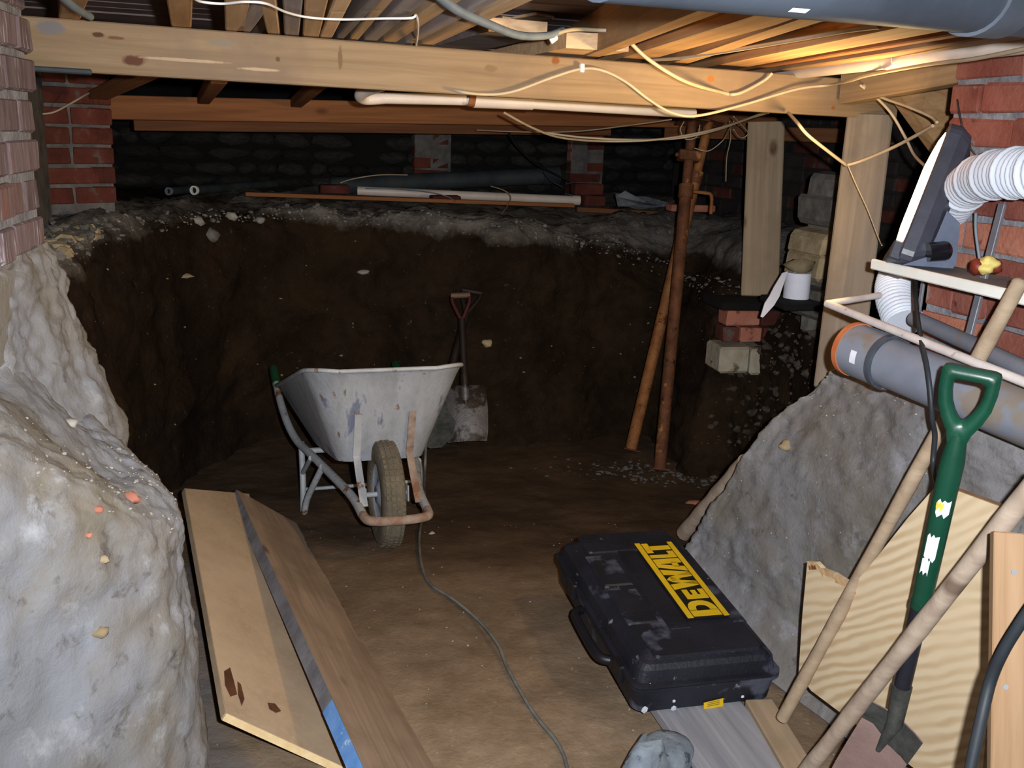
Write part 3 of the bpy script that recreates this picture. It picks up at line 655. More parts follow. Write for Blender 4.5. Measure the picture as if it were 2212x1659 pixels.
# ------------------------------------------------------------- pipes
def solid(name, pts, r, mat, label, cat='pipe', seg=18): return MB().tube([V(p) for p in pts], r, seg).thing(name, mat, label, cat)
# big soil pipe close overhead
a, b = at(1300, -124, .88), at(2330, 4, 1.32); ab = (b-a).normalized(); b = b+ab*.12
sp = empty('soil_pipe', (a+b)/2, 'dark grey soil pipe running close overhead at the top right corner', 'pipe')
RP = .05; MB().tube([a, b], RP, 28).part('pipe_tube', 'pipe_dark', sp)
cc = onp(2098, 20, a, V((0, 1, 0))); tpar = (at(2098, -24, 1.22)-a).dot(ab)
MB().tube([a+ab*(tpar-.03), a+ab*(tpar+.03)], .0545, 28).part('collar', 'pipe_collar', sp)
lp = (at(1650, -80, 1.03)-a).dot(ab); lc = a+ab*lp; tc_ = (C0-lc); tc_ = (tc_-ab*tc_.dot(ab)).normalized(); dn = ab.cross(tc_); dn = dn if dn.z < 0 else -dn
ln = (tc_*.62+dn*.78).normalized(); lt = ab.cross(ln)
rows_ = []
for k in range(5):
    th = (k-2)*.035; rows_.append([lc+(ln*cos(th)+lt*sin(th))*.0506+ab*s_ for s_ in (-.013, .013)])
MB().loft(rows_, closed=False).part('label', 'sticker', sp, label='blank white label')
# white waste pipe under the right-hand joists
a, b = at(1682, 160, 3.12), at(2290, 84, 1.85); ab = b-a
wp = empty('waste_pipe', (a+b)/2, 'white waste pipe running overhead to the top of the right brick wall', 'pipe')
MB().tube([a, b], .021, 16).part('pipe_tube', 'pipe_white', wp)
MB().tube([a+ab*.52, a+ab*.56], .0235, 16).part('joint', 'pipe_white', wp)
# white waste pipe behind the front beam
pz = [(890, 168, 2.95), (840, 180, 3.05), (800, 192, 3.15), (778, 205, 3.22), (790, 214, 3.27), (830, 212, 3.29), (1015, 216, 3.36)]
wq = empty('waste_pipe', pnt(pz[3]), 'white waste pipe with an elbow bend just below the front beam', 'pipe')
MB().tube(cr([pnt(p) for p in pz[:6]], 30), .019, 14).part('elbow', 'pipe_white', wq)
MB().tube([pnt(pz[5]), pnt(pz[6])], .0185, 14).part('pipe_tube', 'pipe_white', wq)
MB().tube([at(1022, 218, 3.36), at(1150, 223, 3.42)], .023, 14).part('socket', 'pipe_white', wq, label='wider white socket')
MB().tube([at(1150, 224, 3.42), at(1500, 245, 3.62)], .018, 14).part('pipe_tube', 'pipe_white', wq)
MB().tube([at(1012, 216, 3.35), at(1026, 219, 3.355)], .021, 14).part('clamp', 'rust_bright', wq, label='rusty pipe clamp')
# drain pipe lying on the right bank
a, b = at(1866, 762, 2.26), at(2330, 946, 1.78); ab = (b-a).normalized(); b = b+ab*.55
dp = empty('drain_pipe', (a+b)/2, 'big grey drain pipe with orange ring lying on the right earth bank', 'pipe')
MB().pipe(a, b, .0545, .05, 32).part('pipe_tube', 'pipe_grey', dp)
sk = MB().pipe(a-ab*.03, a+ab*.085, .060, .0548, 32).part('socket', 'pipe_grey', dp)
MB().pipe(a+ab*.07, a+ab*.085, .0625, .0548, 32).sub('socket_lip', 'pipe_collar', sk)
MB().pipe(a-ab*.036, a-ab*.022, .0625, .05, 32).part('seal_ring', 'orange_ring', dp, label='orange seal ring')
MB().tube([a-ab*.012, a-ab*.004], .05, 32).part('inner_wall', 'pipe_black', dp)
tc_ = (C0-a); tc_ = (tc_-ab*tc_.dot(ab)).normalized(); lt = ab.cross(tc_)
lt = lt if lt.z > 0 else -lt
rows_ = []
for k in range(5):
    th = -.30+(k-2)*.12; rows_.append([a+(tc_*cos(th)+lt*sin(th))*.0606+ab*s_ for s_ in (.022, .04)])
MB().loft(rows_, closed=False).part('label', 'sticker', dp, label='small white label')
# thin grey pipe low on the brick wall
MB().tube([at(1975, 688, 2.42), at(2095, 742, 2.2), at(2330, 855, 1.78), at(2330, 855, 1.78)*1.9-at(2095, 742, 2.2)*.9], .019, 14).thing('waste_pipe', 'pipe_grey', 'thin grey waste pipe along the foot of the right brick wall', 'pipe')
# things lying on the back ledge
a, b = at(772, 412, 6.05), at(1252, 433, 6.35)
lp_ = empty('waste_pipe', (a+b)/2, 'long white pipe lying on the back ledge below the big grey pipe', 'pipe')
ab = (b-a).normalized()
MB().pipe(a, b, .027, .023, 18).part('pipe_tube', 'pipe_white', lp_)
MB().pipe(b-ab*.045, b, .031, .0275, 18).part('socket', 'pipe_white', lp_)
a, b = at(715, 402, 6.35), at(1200, 379, 6.75); ab = (b-a).normalized()
bp = empty('drain_pipe', (a+b)/2, 'fat dark grey pipe leaning over the white pipe on the back ledge', 'pipe')
MB().pipe(a, b, .055, .05, 20).part('pipe_tube', 'pipe_black', bp)
MB().pipe(b-ab*.1, b+ab*.02, .062, .0555, 20).part('socket', 'pipe_black', bp)
for (x, y, r, l, lb) in ((421, 411, .024, .9, 'grey pipe with white end ring at the left of the back ledge'), (366, 413, .021, .8, 'grey pipe end leftmost on the back ledge, beside the white ringed one')):
    a = at(x, y, 5.45); b = a+V((.25, .95, 0)).normalized()*l
    root = empty('conduit_pipe', a, lb, 'pipe'); d_ = (b-a).normalized()
    MB().pipe(a, b, r, r-.006, 16).part('pipe_tube', 'pipe_black', root); MB().pipe(a-d_*.012, a+d_*.004, r+.001, r-.007, 16).part('end_ring', 'white_paint' if x > 400 else 'pipe_grey', root)
timber('batten', at(530, 419, 5.45), at(1240, 444, 6.0), .03, .022, 'beam_red', 'long orange batten laid along the front of the back ledge', 'timber')
timber('batten', at(1245, 452, 6.1), at(1460, 463, 6.2), .05, .03, 'plate', 'dark batten continuing right of the long orange batten', 'timber')
def lone_brick(x, y, d, l, h, m, label, a=.3, w=.1):
    c = at(x, y, d); ux = V((cos(a), sin(a), 0)); o = bpy.data.objects.new('loose_brick', brick_mesh('l', l, w, h, m)); COL.objects.link(o)
    o.matrix_basis = frame(c, ux, Z.cross(ux), Z); return tag(o, label, 'brick')
lone_brick(722, 408, 5.9, .17, .05, 'brick_dim', 'dim loose brick at the left end of the white ledge pipe')
lone_brick(962, 429, 5.92, .17, .035, 'brick_dim', 'low brick scrap lying in front of the white ledge pipe')
lone_brick(1268, 408, 6.35, .19, .065, 'brick_dim', 'loose brick on top of the pair beside the white pipe end')
lone_brick(1280, 433, 6.35, .14, .065, 'brick_dim', 'loose brick beneath another beside the white pipe end')
lone_brick(1492, 449, 5.6, .27, .035, 'brick_bright', 'flat orange brick tile on the ledge behind the rusty props', w=.08)
pb = MB()
bagp = [at(1330, 425, 6.1), at(1350, 418, 6.1), at(1400, 432, 6.05), at(1450, 447, 5.95), at(1380, 448, 6.0), at(1335, 440, 6.05)]
rings = [[p+V((0, .02*k, 0))*1.0+Z*(.02*sin(i*2.1+k)) for i, p in enumerate(bagp)] for k in range(4)]
pb.loft(rings, cap0=True, cap1=True, smooth=False).thing('plastic_sheet', 'plastic_bag', 'crumpled grey plastic scrap on the ledge left of the props', 'plastic')

# ------------------------------------------------------------- rusty props
def prop(pb_, pt_, db, dt, label, mat, zpin):
    b = at(*pb_, db); t_ = at(*pt_, dt); x = (t_-b).normalized(); L = (t_-b).length
    root = empty('steel_prop', b, label, 'prop')
    MB().tube([b, b+x*L*zpin], .030, 16).part('outer_tube', mat, root)
    MB().tube([b+x*(L*zpin-.05), t_], .024, 16).part('inner_tube', 'rust' if mat == 'rust' else mat, root)
    s_ = V((1, .1, 0)); s_ = (s_-x*s_.dot(x)).normalized(); q = x.cross(s_)
    MB().box(b+x*.004, s_*.045, q*.045, x*.004, .003).part('base_plate', 'rust', root)
    MB().box(t_-x*.004, s_*.07, q*.07, x*.004, .003).part('top_plate', 'rust', root)
    return root, b, x, L, s_, q
r1, b1, x1, L1, s1, q1_ = prop((1425, 1013), (1496, 262), 4.88, 4.88, 'rusty steel prop standing upright in front of the leaning one', 'rust', .80)
h = b1+x1*L1*.80
cl = MB().tube([h-x1*.035, h+x1*.03], .037, 16).part('collar_nut', 'rust', r1)
MB().tube(cr([h+s1*.03, h+s1*.10, h+s1*.13+x1*-.012, h+s1*.135-x1*.10], 12), .009, 8).part('pin_handle', 'rust_bright', r1, label='bent pale rusty pin')
MB().box(b1+x1*L1*.90, s1*.055, q1_*.03, x1*.025, .006).part('bracket', 'rust', r1)
MB().tube([b1+x1*L1*.90-s1*.07, b1+x1*L1*.90+s1*.06], .010, 8).part('locking_pin', 'rust', r1)
r2, b2, x2, L2_, s2, q2 = prop((1362, 972), (1532, 262), 5.12, 5.08, 'rusty steel prop leaning behind the upright one', 'rust_bright', .83)
h = b2+x2*L2_*.83; MB().tube([h-x2*.03, h+x2*.03], .036, 16).part('collar_nut', 'rust', r2)

# ------------------------------------------------------------- wheelbarrow
wc = az(836, 1178, 0); ang = R(-90+7.5+11)
nx = V((cos(ang), sin(ang), 0)); ny = Z.cross(nx); pit_ = R(8.0)
bxx = (nx*cos(pit_)+Z*sin(pit_)).normalized(); bzz = bxx.cross(ny)
BM = frame(wc, bxx, ny, bzz)
wb_ = empty('wheelbarrow', None, 'scraped grey builders wheelbarrow, single wheel facing the camera', 'wheelbarrow', mat=BM)
RW = .195
def revolve(prof, cx, seg, closed_prof=True):
    """profile of (radius, y) turned about the axle"""
    rings = []
    for k in range(seg):
        a_ = 2*pi*k/seg; rings.append([V((cx[0]+r_*cos(a_), y_, cx[2]+r_*sin(a_))) for r_, y_ in prof])
    rings.append(rings[0]); return rings
tp = []
for k in range(20):
    a_ = 2*pi*k/20; rr = .150+.045*(abs(cos(a_))**.7)*(1 if cos(a_) > 0 else -1); tp.append((rr, .042*(abs(sin(a_))**.6)*(1 if sin(a_) > 0 else -1)))
tyre = MB().loft(revolve(tp, (0, 0, RW), 40), smooth=True).lpart('tyre', 'tyre', wb_)
tr = MB()
for k in range(54):
    a_ = 2*pi*k/54
    for y_ in (-.026, -.009, .009, .026):
        c = V((cos(a_+(.03 if abs(y_) > .02 else 0))*(RW+.000), y_, RW+sin(a_+(.03 if abs(y_) > .02 else 0))*(RW)))
        rd = V((cos(a_), 0, sin(a_))); tg = V((-sin(a_), 0, cos(a_))); tr.box(c-rd*(.002 if abs(y_) < .02 else .007), rd*.004, tg*.0075, V((0, .0065, 0)))
tr.lpart('tread_blocks', 'tyre', wb_)['kind'] = 'stuff'
dpz = [(.004, -.030), (.03, -.036), (.05, -.022), (.085, -.020), (.112, -.030), (.118, -.036), (.118, .036), (.112, .030), (.085, .02), (.05, .022), (.03, .036), (.004, .03)]
MB().loft(revolve(dpz, (0, 0, RW), 32), closed=False).lpart('wheel_disc', 'wheel_disc', wb_)
MB().tube([(0, -.085, RW), (0, .085, RW)], .010, 10).lpart('axle', 'barrow_frame', wb_)
# tray: rounded sections from floor to rim
def rrect(x0, x1, hw0, hw1, z0, z1, rad, n=6):
    """plan ring; x0 rear, x1 front, half widths and heights at rear/front"""
    pts = []
    for (cx, cy, a0) in ((x1-rad, 1, 0), (x0+rad, 1, 90), (x0+rad, -1, 180), (x1-rad, -1, 270)):
        for k in range(n+1):
            a_ = R(a0+90*k/n); px_ = cx+rad*cos(a_); f = (px_-x0)/(x1-x0); hw = hw0+(hw1-hw0)*f
            py_ = cy*(hw-rad)+rad*sin(a_); pts.append(V((px_, py_, z0+(z1-z0)*f)))
    return pts
def sect(t_):
    x0 = -.60-.22*t_; x1 = -.06+.17*t_; return rrect(x0, x1, .19+.13*t_, .16+.125*t_, .30+.21*t_, .31+.375*t_, .06+.05*t_)
rings = [sect(i/8) for i in range(9)]
for i, p in enumerate(rings[-1]):         # sagging, dented front lip
    if p.x > -.05: p.z -= .034*cos(p.y/.30*1.4)
inner = [[p+V((-.35-p.x, -p.y, 0)).normalized()*.004+V((0, 0, .003)) for p in rg_] for rg_ in rings]
tb = MB().loft(rings, cap0=True).loft(list(reversed(inner)), cap1=True)
MB.loft(tb, [rings[-1], inner[-1]])
tray = tb.lpart('tray', 'barrow', wb_)
MB().tube(rings[-1]+[rings[-1][0]], .008, 8, False).lpart('rim', 'barrow_frame', wb_)
# load of soil in the tray
soil = [[V((-.35, 0, .40))]]; sr = sect(.42); so = MB()
so.loft([sr, [V((-.35, 0, .47))+(p-V((-.35, 0, p.z)))*.5 for p in sr], [V((-.35, 0, .49))+(p-V((-.35, 0, p.z)))*.05 for p in sr]], cap1=True).lpart('soil_load', 'pit', wb_, 'dark soil in the tray')
for sg, nm in ((-1, 'frame_tube'), (1, 'frame_tube')):
    pts = [(-1.10, .29*sg, .50), (-.98, .29*sg, .45), (-.80, .275*sg, .36), (-.66, .25*sg, .30), (-.5, .22*sg, .275), (-.25, .17*sg, .235), (.0, .125*sg, .195), (.17, .115*sg, .165)]
    fr = MB().tube(cr(pts, 40), .0165, 12).lpart('frame_tube', 'barrow_frame', wb_)
    g0 = [(-1.22, .29*sg, .55), (-1.08, .29*sg, .492)]
    MB().tube([V(g0[0]), V(g0[1])], .020, 12).lpart('grip', 'grip', wb_)
    # strap from front loop up the tray front
    tz = sect(.62); MB().loft([[V((x, y*sg, z)) for x, y, z in ((px_+.003, .085, pz_), (px_+.003, .112, pz_), (px_-.003, .112, pz_), (px_-.003, .085, pz_))] for px_, pz_ in ((.035, .50), (.0, .42), (-.035, .335), (.02, .27), (.11, .18))], smooth=False, cap0=True, cap1=True).lpart('tray_strap', 'rust_loop' if sg > 0 else 'barrow_frame', wb_)
    # leg: bent tube from frame down to foot and back up
    MB().tube(cr([(-.30, .19*sg, .25), (-.44, .235*sg, .10), (-.48, .245*sg, .03), (-.53, .245*sg, .02), (-.57, .24*sg, .05), (-.60, .235*sg, .15), (-.62, .235*sg, .30)], 30), .013, 10).lpart('leg', 'barrow_frame', wb_)
    MB().tube([(-.60, .235*sg, .17), (-.42, .22*sg, .265)], .010, 8).lpart('leg_brace', 'barrow_frame', wb_)
    MB().box((0, .078*sg, .195), (.03, 0, 0), (0, .003, 0), (0, 0, .03), .002).lpart('axle_plate', 'barrow_frame', wb_)
MB().tube(cr([(.17, -.115, .165), (.225, -.105, .158), (.245, -.06, .155), (.25, 0, .155), (.245, .06, .155), (.225, .105, .158), (.17, .115, .165)], 30), .0165, 12).lpart('front_loop', 'rust_loop', wb_, 'rusted front loop')
MB().tube([(-.5, -.22, .28), (-.5, .22, .28)], .012, 8).lpart('cross_bar', 'barrow_frame', wb_)
MB().tube([(-.60, -.235, .10), (-.60, .235, .10)], .008, 8).lpart('leg_bar', 'barrow_frame', wb_)

# ------------------------------------------------------------- shovels by the back wall
def dhandle(mb, top, x, s_, w, l, r=.012):
    """D grip: bar across and two arms joining the shaft; x points down the shaft"""
    mb.tube(cr([top-s_*w/2, top-s_*w/2+x*l*.25, top-s_*w*.22+x*l*.7, top+x*l], 14), r, 8)
    mb.tube(cr([top+s_*w/2, top+s_*w/2+x*l*.25, top+s_*w*.22+x*l*.7, top+x*l], 14), r, 8); return mb
tp_ = at(995, 638, 4.86); bt_ = at(1010, 953, 4.70); x = (bt_-tp_).normalized(); s_ = V((1, .02, 0)); s_ = (s_-x*s_.dot(x)).normalized(); q = x.cross(s_)
if q.y > 0: q = -q
sh = empty('square_shovel', bt_, 'muddy square mouth shovel with a dark red handle, leaning on the back earth', 'shovel')
MB().tube([tp_-s_*.047, tp_+s_*.047], .014, 10).part('grip_bar', 'tan_grip', sh)
dhandle(MB(), tp_, x, s_, .082, .13, .010).part('handle_fork', 'red_plastic', sh)
L = (bt_-tp_).length; k0 = L-.27
MB().tube([tp_+x*.12, tp_+x*(k0+.02)], .018, 12).part('shaft', 'dark_shaft', sh)
rws = []
for (u_, wd_, ds) in ((0, .092, .006), (.02, .10, .012), (.12, .104, .014), (.22, .10, .010), (.27, .092, .0)):
    rws.append([tp_+x*(k0+u_)+s_*(wd_*t_)+q*(-.02*abs(t_)**2+ds) for t_ in (-1, -.8, -.4, 0, .4, .8, 1)])
rb_ = [[p-q*.004 for p in r_] for r_ in rws]
MB().loft(rws, closed=False).loft(rb_, closed=False).loft([rws[-1], rb_[-1]], closed=False).loft([[r_[0] for r_ in rws], [r_[0] for r_ in rb_]], closed=False).loft([[r_[-1] for r_ in rws], [r_[-1] for r_ in rb_]], closed=False).loft([rws[0], rb_[0]], closed=False).part('blade', 'steel_shovel', sh)
MB().tube([tp_+x*(k0-.05), tp_+x*(k0+.06), tp_+x*(k0+.13)], .02, 12, rf=lambda i, n: (.022, .022, .006)[i]).part('socket', 'steel_shovel', sh)
tp_ = at(1020, 630, 4.98); bt_ = at(948, 900, 4.72); x = (bt_-tp_).normalized(); s_ = (V((1, .1, 0))-x*x.x).normalized(); q = x.cross(s_)
s2_ = empty('digging_spade', bt_, 'dark handled spade crossing behind the square mouth shovel', 'spade')
MB().tube([tp_-s_*.05, tp_+s_*.05], .013, 10).part('grip_bar', 'dark_shaft', s2_)
dhandle(MB(), tp_, x, s_, .085, .13, .011).part('handle_fork', 'dark_shaft', s2_)
L = (bt_-tp_).length
MB().tube([tp_+x*.12, tp_+x*(L-.10)], .02, 12).part('shaft', 'dark_shaft', s2_)
pl = [bt_+s_*a_+x*b_ for a_, b_ in ((-.085, -.1), (.085, -.1), (.085, .10), (.05, .15), (0, .165), (-.05, .15), (-.085, .10))]
MB().prism(pl, q*.006).part('blade', 'spade_steel', s2_)

# ------------------------------------------------------------- boards on the left
def leaning(name, top0, top1, bot0, bot1, th, mat, label, edge, ext=.25):
    """board with a long upper edge (far->near) and a long lower edge"""
    t0, t1, u0, u1 = V(top0), V(top1), V(bot0), V(bot1)
    n = (t1-t0).cross(u0-t0).normalized(); n = n if n.z > 0 else -n
    e1 = (t1-t0).normalized(); root = empty(name, None, label, 'board', mat=frame((u0+u1)/2, e1, n.cross(e1), n))
    u1 = u1-n*(u1-t0).dot(n)
    MB().prism([t0, t1, u1, u0], -n*th).part('board_face', mat, root)
    up_ = ((t0-u0)-e1*(t0-u0).dot(e1)).normalized()
    MB().prism([t0+up_*.001, t1+up_*.001, t1+up_*.001-n*th, t0+up_*.001-n*th], up_*.0015).part('long_edge', edge[0], root)
    e = (u1-t1).normalized(); ou = n.cross(e); ou = ou if ou.dot(e1) > 0 else -ou
    MB().prism([t1+ou*.001, u1+ou*.001, u1+ou*.001-n*th, t1+ou*.001-n*th], ou*.0015).part('end_grain', edge[1], root)
    return root, n, t0, t1, u0, u1
tb0, tb1 = az(400, 1055, .26), az(489, 1540, .19)
p0, p1 = az(512, 1058, .16), az(815, 1720, .17)
f0 = tb0+(p0-V((0, 0, .012))-tb0)*1.25; pn2 = (tb1-tb0).cross(f0-tb0).normalized(); f1 = onp(764, 1666, tb0, pn2)
rt_, n_, t0, t1, u0, u1 = leaning('plywood_board', tb0, tb1, f0, f1, .019, 'board', 'wide dusty tan board leaning on the left bank beside the brown plank', ('board', 'board_edge'))
for pts in (((484, 1450), (497, 1442), (506, 1475), (512, 1500), (498, 1505), (486, 1480)), ((513, 1472), (520, 1478), (528, 1510), (522, 1525), (514, 1500)), ((578, 1518), (594, 1520), (607, 1536), (596, 1540), (582, 1532))):
    MB().prism([onp(x_, y_, t0+n_*.0008, n_) for x_, y_ in pts], n_*.0006).part('stain', 'stain', rt_, label='dark brown stain')
p0, p1 = az(512, 1058, .16), az(815, 1720, .17)
g0, g1 = az(640, 1130, -.01), az(985, 1720, .0)
rt2, n2, t0, t1, u0, u1 = leaning('scaffold_plank', p0, p1, g0, g1, .038, 'plank_brown', 'muddy brown plank leaning against the wide tan board', ('plank_edge', 'blue_tape'))
e1 = (t1-t0).normalized(); up_ = ((t0-u0)-e1*(t0-u0).dot(e1)).normalized(); L = (t1-t0).length
MB().prism([t0+e1*(L*.80)+up_*.003, t1+up_*.003, t1+up_*.003-n2*.038, t0+e1*(L*.80)+up_*.003-n2*.038], up_*.001).part('paint_band', 'blue_tape', rt2, label='pale blue painted band')

# ------------------------------------------------------------- tool case
kNL, kNR, kFL, kFR = az(1377, 1436, .215), az(1700, 1405, .215), az(1218, 1165, .275), az(1449, 1122, .275)
yx = (((kFL+kFR)-(kNL+kNR))/2).normalized(); xx = (kNR-kNL+kFR-kFL)/2; xx = (xx-yx*xx.dot(yx)).normalized(); zz = xx.cross(yx)
Wc = ((kNR-kNL).length+(kFR-kFL).length)/2; Lc = ((kFL-kNL).length+(kFR-kNR).length)/2; Hc = .162
ctop = (kNL+kNR+kFL+kFR)/4
KM = frame(ctop-zz*Hc, xx, yx, zz)
kc = empty('tool_case', None, 'black plastic power tool case with yellow lettering, lying on the planks', 'case', mat=KM)
def rr(hx, hy, r_, z_, n=5, notch=None):
    out = []
    for (sx, sy, a0) in ((1, 1, 0), (-1, 1, 90), (-1, -1, 180), (1, -1, 270)):
        for k in range(n+1):
            a_ = R(a0+90*k/n); out.append(V((sx*(hx-r_)+r_*cos(a_), sy*(hy-r_)+r_*sin(a_), z_)))
    return out
hx, hy = Wc/2, Lc/2
MB().loft([rr(hx-.022, hy-.022, .03, .0), rr(hx-.012, hy-.012, .03, .008), rr(hx-.006, hy-.006, .03, .075), rr(hx+.004, hy+.004, .034, .078), rr(hx+.004, hy+.004, .034, .084)], smooth=False, cap0=True, cap1=True).lpart('case_base', 'case', kc)
MB().loft([rr(hx+.004, hy+.004, .034, .0865), rr(hx+.004, hy+.004, .034, .094), rr(hx-.008, hy-.008, .03, .096), rr(hx-.014, hy-.014, .03, .128), rr(hx-.024, hy-.024, .03, .140), rr(hx-.034, hy-.034, .03, .146), rr(hx-.05, hy-.05, .03, Hc-.003)], smooth=False, cap1=True).lpart('case_lid', 'case', kc)
pan = MB()
for (cx, cy, wx, wy) in ((-.03, -.02, .36, .50), (.36, .0, .16, .74)):
    pass
MB().loft([rr(hx-.056, hy*.16, .012, Hc-.004), rr(hx-.06, hy*.155, .012, Hc+.003)], smooth=False, cap1=True).lpart('lid_rib', 'case', kc)
o = kc.children[-1]; o.location = (0, hy*.76, 0)
o2 = o.copy(); COL.objects.link(o2); o2.location = (0, -hy*.78, 0)
for (x0, x1_, y0, y1_) in ((-.80, -.36, -.50, .0), (-.80, -.36, .06, .56), (-.30, .02, -.62, .62), (.62, .82, -.58, .58)):
    a_, b_ = x0*hx, x1_*hx; c_, d_ = y0*hy, y1_*hy
    MB().loft([[V(p) for p in ((a_, c_, Hc-.004), (b_, c_, Hc-.004), (b_, d_, Hc-.004), (a_, d_, Hc-.004))], [V(p) for p in ((a_+.006, c_+.006, Hc+.001), (b_-.006, c_+.006, Hc+.001), (b_-.006, d_-.006, Hc+.001), (a_+.006, d_-.006, Hc+.001))]], smooth=False, cap1=True).lpart('lid_panel', 'case', kc)
# carrying handle and latches on the left side
MB().tube(cr([(-hx+.0, -.18, .055), (-hx-.022, -.165, .055), (-hx-.03, -.12, .055), (-hx-.03, .02, .055), (-hx-.022, .06, .055), (-hx, .075, .055)], 24), .014, 10).lpart('carry_handle', 'case_dark', kc)
for y_ in (-.25, .16):
    l_ = MB().box((-hx-.004, y_, .075), (.008, 0, 0), (0, .028, 0), (0, 0, .026), .004).lpart('latch', 'case_dark', kc)
for y_ in (-.30, -.05, .27):
    MB().box((hx+.001, y_, .08), (.006, 0, 0), (0, .03, 0), (0, 0, .014), .003).lpart('hinge', 'case_dark', kc)
# lettering along the lid, read from near to far
XL, XR = -.155*Wc/.42*.0+(.0), 0
def lidp(px, py):
    p = onp(px, py, kc.matrix_basis @ V((0, 0, Hc+.0045)), zz); return kc.matrix_basis.inverted() @ p
A0, A1, A2, A3 = lidp(1375, 1281), lidp(1489, 1443), lidp(1576, 1428), lidp(1449, 1270)
A0, A1, A2, A3 = lidp(1374, 1180), lidp(1492, 1344), lidp(1576, 1328), lidp(1450, 1171)
rd = ((A0-A1)+(A3-A2)); rd = (rd/2); rdn = rd.normalized(); ll = rd.length; og = A2   # reading direction near->far, baseline on the right
upv = ((A1-A2)+(A0-A3))/2; upv = upv-rdn*upv.dot(rdn); hl = upv.length; upn = upv.normalized()
ogn = ((A2+A3)/2-rdn*ll/2)
def pl2(x_, y_, z_=0): return ogn+rdn*(x_*ll)+upn*(y_*hl)+V((0, 0, z_))
def quad2(mb, pts, z0=0, t_=.0009): 
    mb.prism([pl2(a_, b_, z0) for a_, b_ in pts], V((0, 0, t_)))
MB().prism([pl2(-.005, -.02, -.0016), pl2(1.005, -.02, -.0016), pl2(1.005, 1.02, -.0016), pl2(-.005, 1.02, -.0016)], V((0, 0, .001))).lpart('logo_plate', 'case_ink', kc, 'black logo field')
bars = MB(); quad2(bars, ((0, 0), (1, 0), (1, .13), (0, .13))); quad2(bars, ((0, .86), (1, .86), (1, 1), (0, 1))); bars.lpart('logo_bars', 'case_yellow', kc, 'yellow border bars')
def letter(polys):
    mb = MB(); mx = sum(a_ for p in polys for a_, b_ in p)/sum(len(p) for p in polys); polys = [[(mx+(a_-mx)*.93, b_) for a_, b_ in p] for p in polys]
    for p in polys: quad2(mb, p)
    mb.lpart('letter', 'case_yellow', kc)
lo_, hi_ = .155, .835; hh = hi_-lo_
def sc(x0, w_, pts): return [(x0+a_*w_, lo_+b_*hh) for a_, b_ in pts]
# D
x0, w_ = .005, .20; P_ = []
P_.append(sc(x0, w_, ((0, 0), (.34, 0), (.34, 1), (0, 1))))
def arc(a_, rx, ry, cx): return (cx+rx*max(0, cos(a_))**.8, .5+ry*(abs(sin(a_))**.8)*(1 if sin(a_) > 0 else -1))
for k in range(10):
    a0, a1 = -pi/2+pi*k/10, -pi/2+pi*(k+1)/10
    P_.append(sc(x0, w_, (arc(a0, .34, .24, .36), arc(a0, .66, .5, .32), arc(a1, .66, .5, .32), arc(a1, .34, .24, .36))))
P_.append(sc(x0, w_, ((.33, 0), (.40, 0), (.40, .26), (.33, .26)))); P_.append(sc(x0, w_, ((.33, .74), (.40, .74), (.40, 1), (.33, 1))))
letter(P_)
x0, w_ = .215, .125
letter([sc(x0, w_, ((0, 0), (.42, 0), (.42, .78), (0, .78))), sc(x0, w_, ((.42, 0), (1, 0), (1, .20), (.42, .20))), sc(x0, w_, ((.42, .30), (.92, .30), (.92, .48), (.42, .48))), sc(x0, w_, ((.42, .58), (1, .58), (1, .78), (.42, .78)))])
x0, w_ = .335, .285
letter([sc(x0, w_, ((0, 1), (.25, 1), (.36, 0), (.17, 0))), sc(x0, w_, ((.38, .85), (.17, 0), (.36, 0), (.50, .85))), sc(x0, w_, ((.38, .85), (.5, 1), (.62, .85), (.5, .5))), sc(x0, w_, ((.62, .85), (.50, .85), (.62, 0), (.83, 0))), sc(x0, w_, ((1, 1), (.75, 1), (.64, 0), (.83, 0)))])
x0, w_ = .575, .19
letter([sc(x0, w_, ((0, 0), (.34, 0), (.62, 1), (.36, 1))), sc(x0, w_, ((.66, 0), (1, 0), (.98, 1), (.60, 1))), sc(x0, w_, ((.3, .18), (.72, .18), (.72, .40), (.36, .40)))])
x0, w_ = .772, .10
letter([sc(x0, w_, ((0, 0), (.46, 0), (.46, 1), (0, 1))), sc(x0, w_, ((.46, 0), (1, 0), (1, .24), (.46, .24)))])
x0, w_ = .845, .15
letter([sc(x0, w_, ((.30, 0), (.70, 0), (.70, .8), (.30, .8))), sc(x0, w_, ((0, .76), (1, .76), (1, 1), (0, 1)))])
# small yellow sticker and plaster splashes on the near end
F_n = V((0, -1, 0))
def nearp(px, py, off=.001):
    p = onp(px, py, kc.matrix_basis @ V((0, -hy+.008-off, 0)), yx); return kc.matrix_basis.inverted() @ p
stk = [nearp(x_, y_) for x_, y_ in ((1520, 1518), (1562, 1508), (1562, 1525), (1520, 1532))]
MB().prism(stk, V((0, -.001, 0))).lpart('sticker', 'case_yellow', kc, 'small yellow sticker with print')
ink = MB()
for k in range(3):
    y_ = 1518+k*3.6; ink.prism([nearp(x1_, yy, .0025) for x1_, yy in ((1528, y_), (1554, y_-5.5), (1554, y_-4), (1528, y_+1.5))], V((0, -.0004, 0)))
ink.lpart('sticker_print', 'label_ink', kc, 'faint lines of print')
for (x_, y_, r_) in ((1392, 1533, 11), (1455, 1530, 9), (1456, 1515, 5), (1604, 1505, 6), (1404, 1482, 10), (1508, 1483, 4)):
    c = nearp(x_, y_, 0); MB().blob(c, r_*.0009, .003, r_*.0009, x_, .3, 1).lpart('plaster_splash', 'case_scuff', kc)

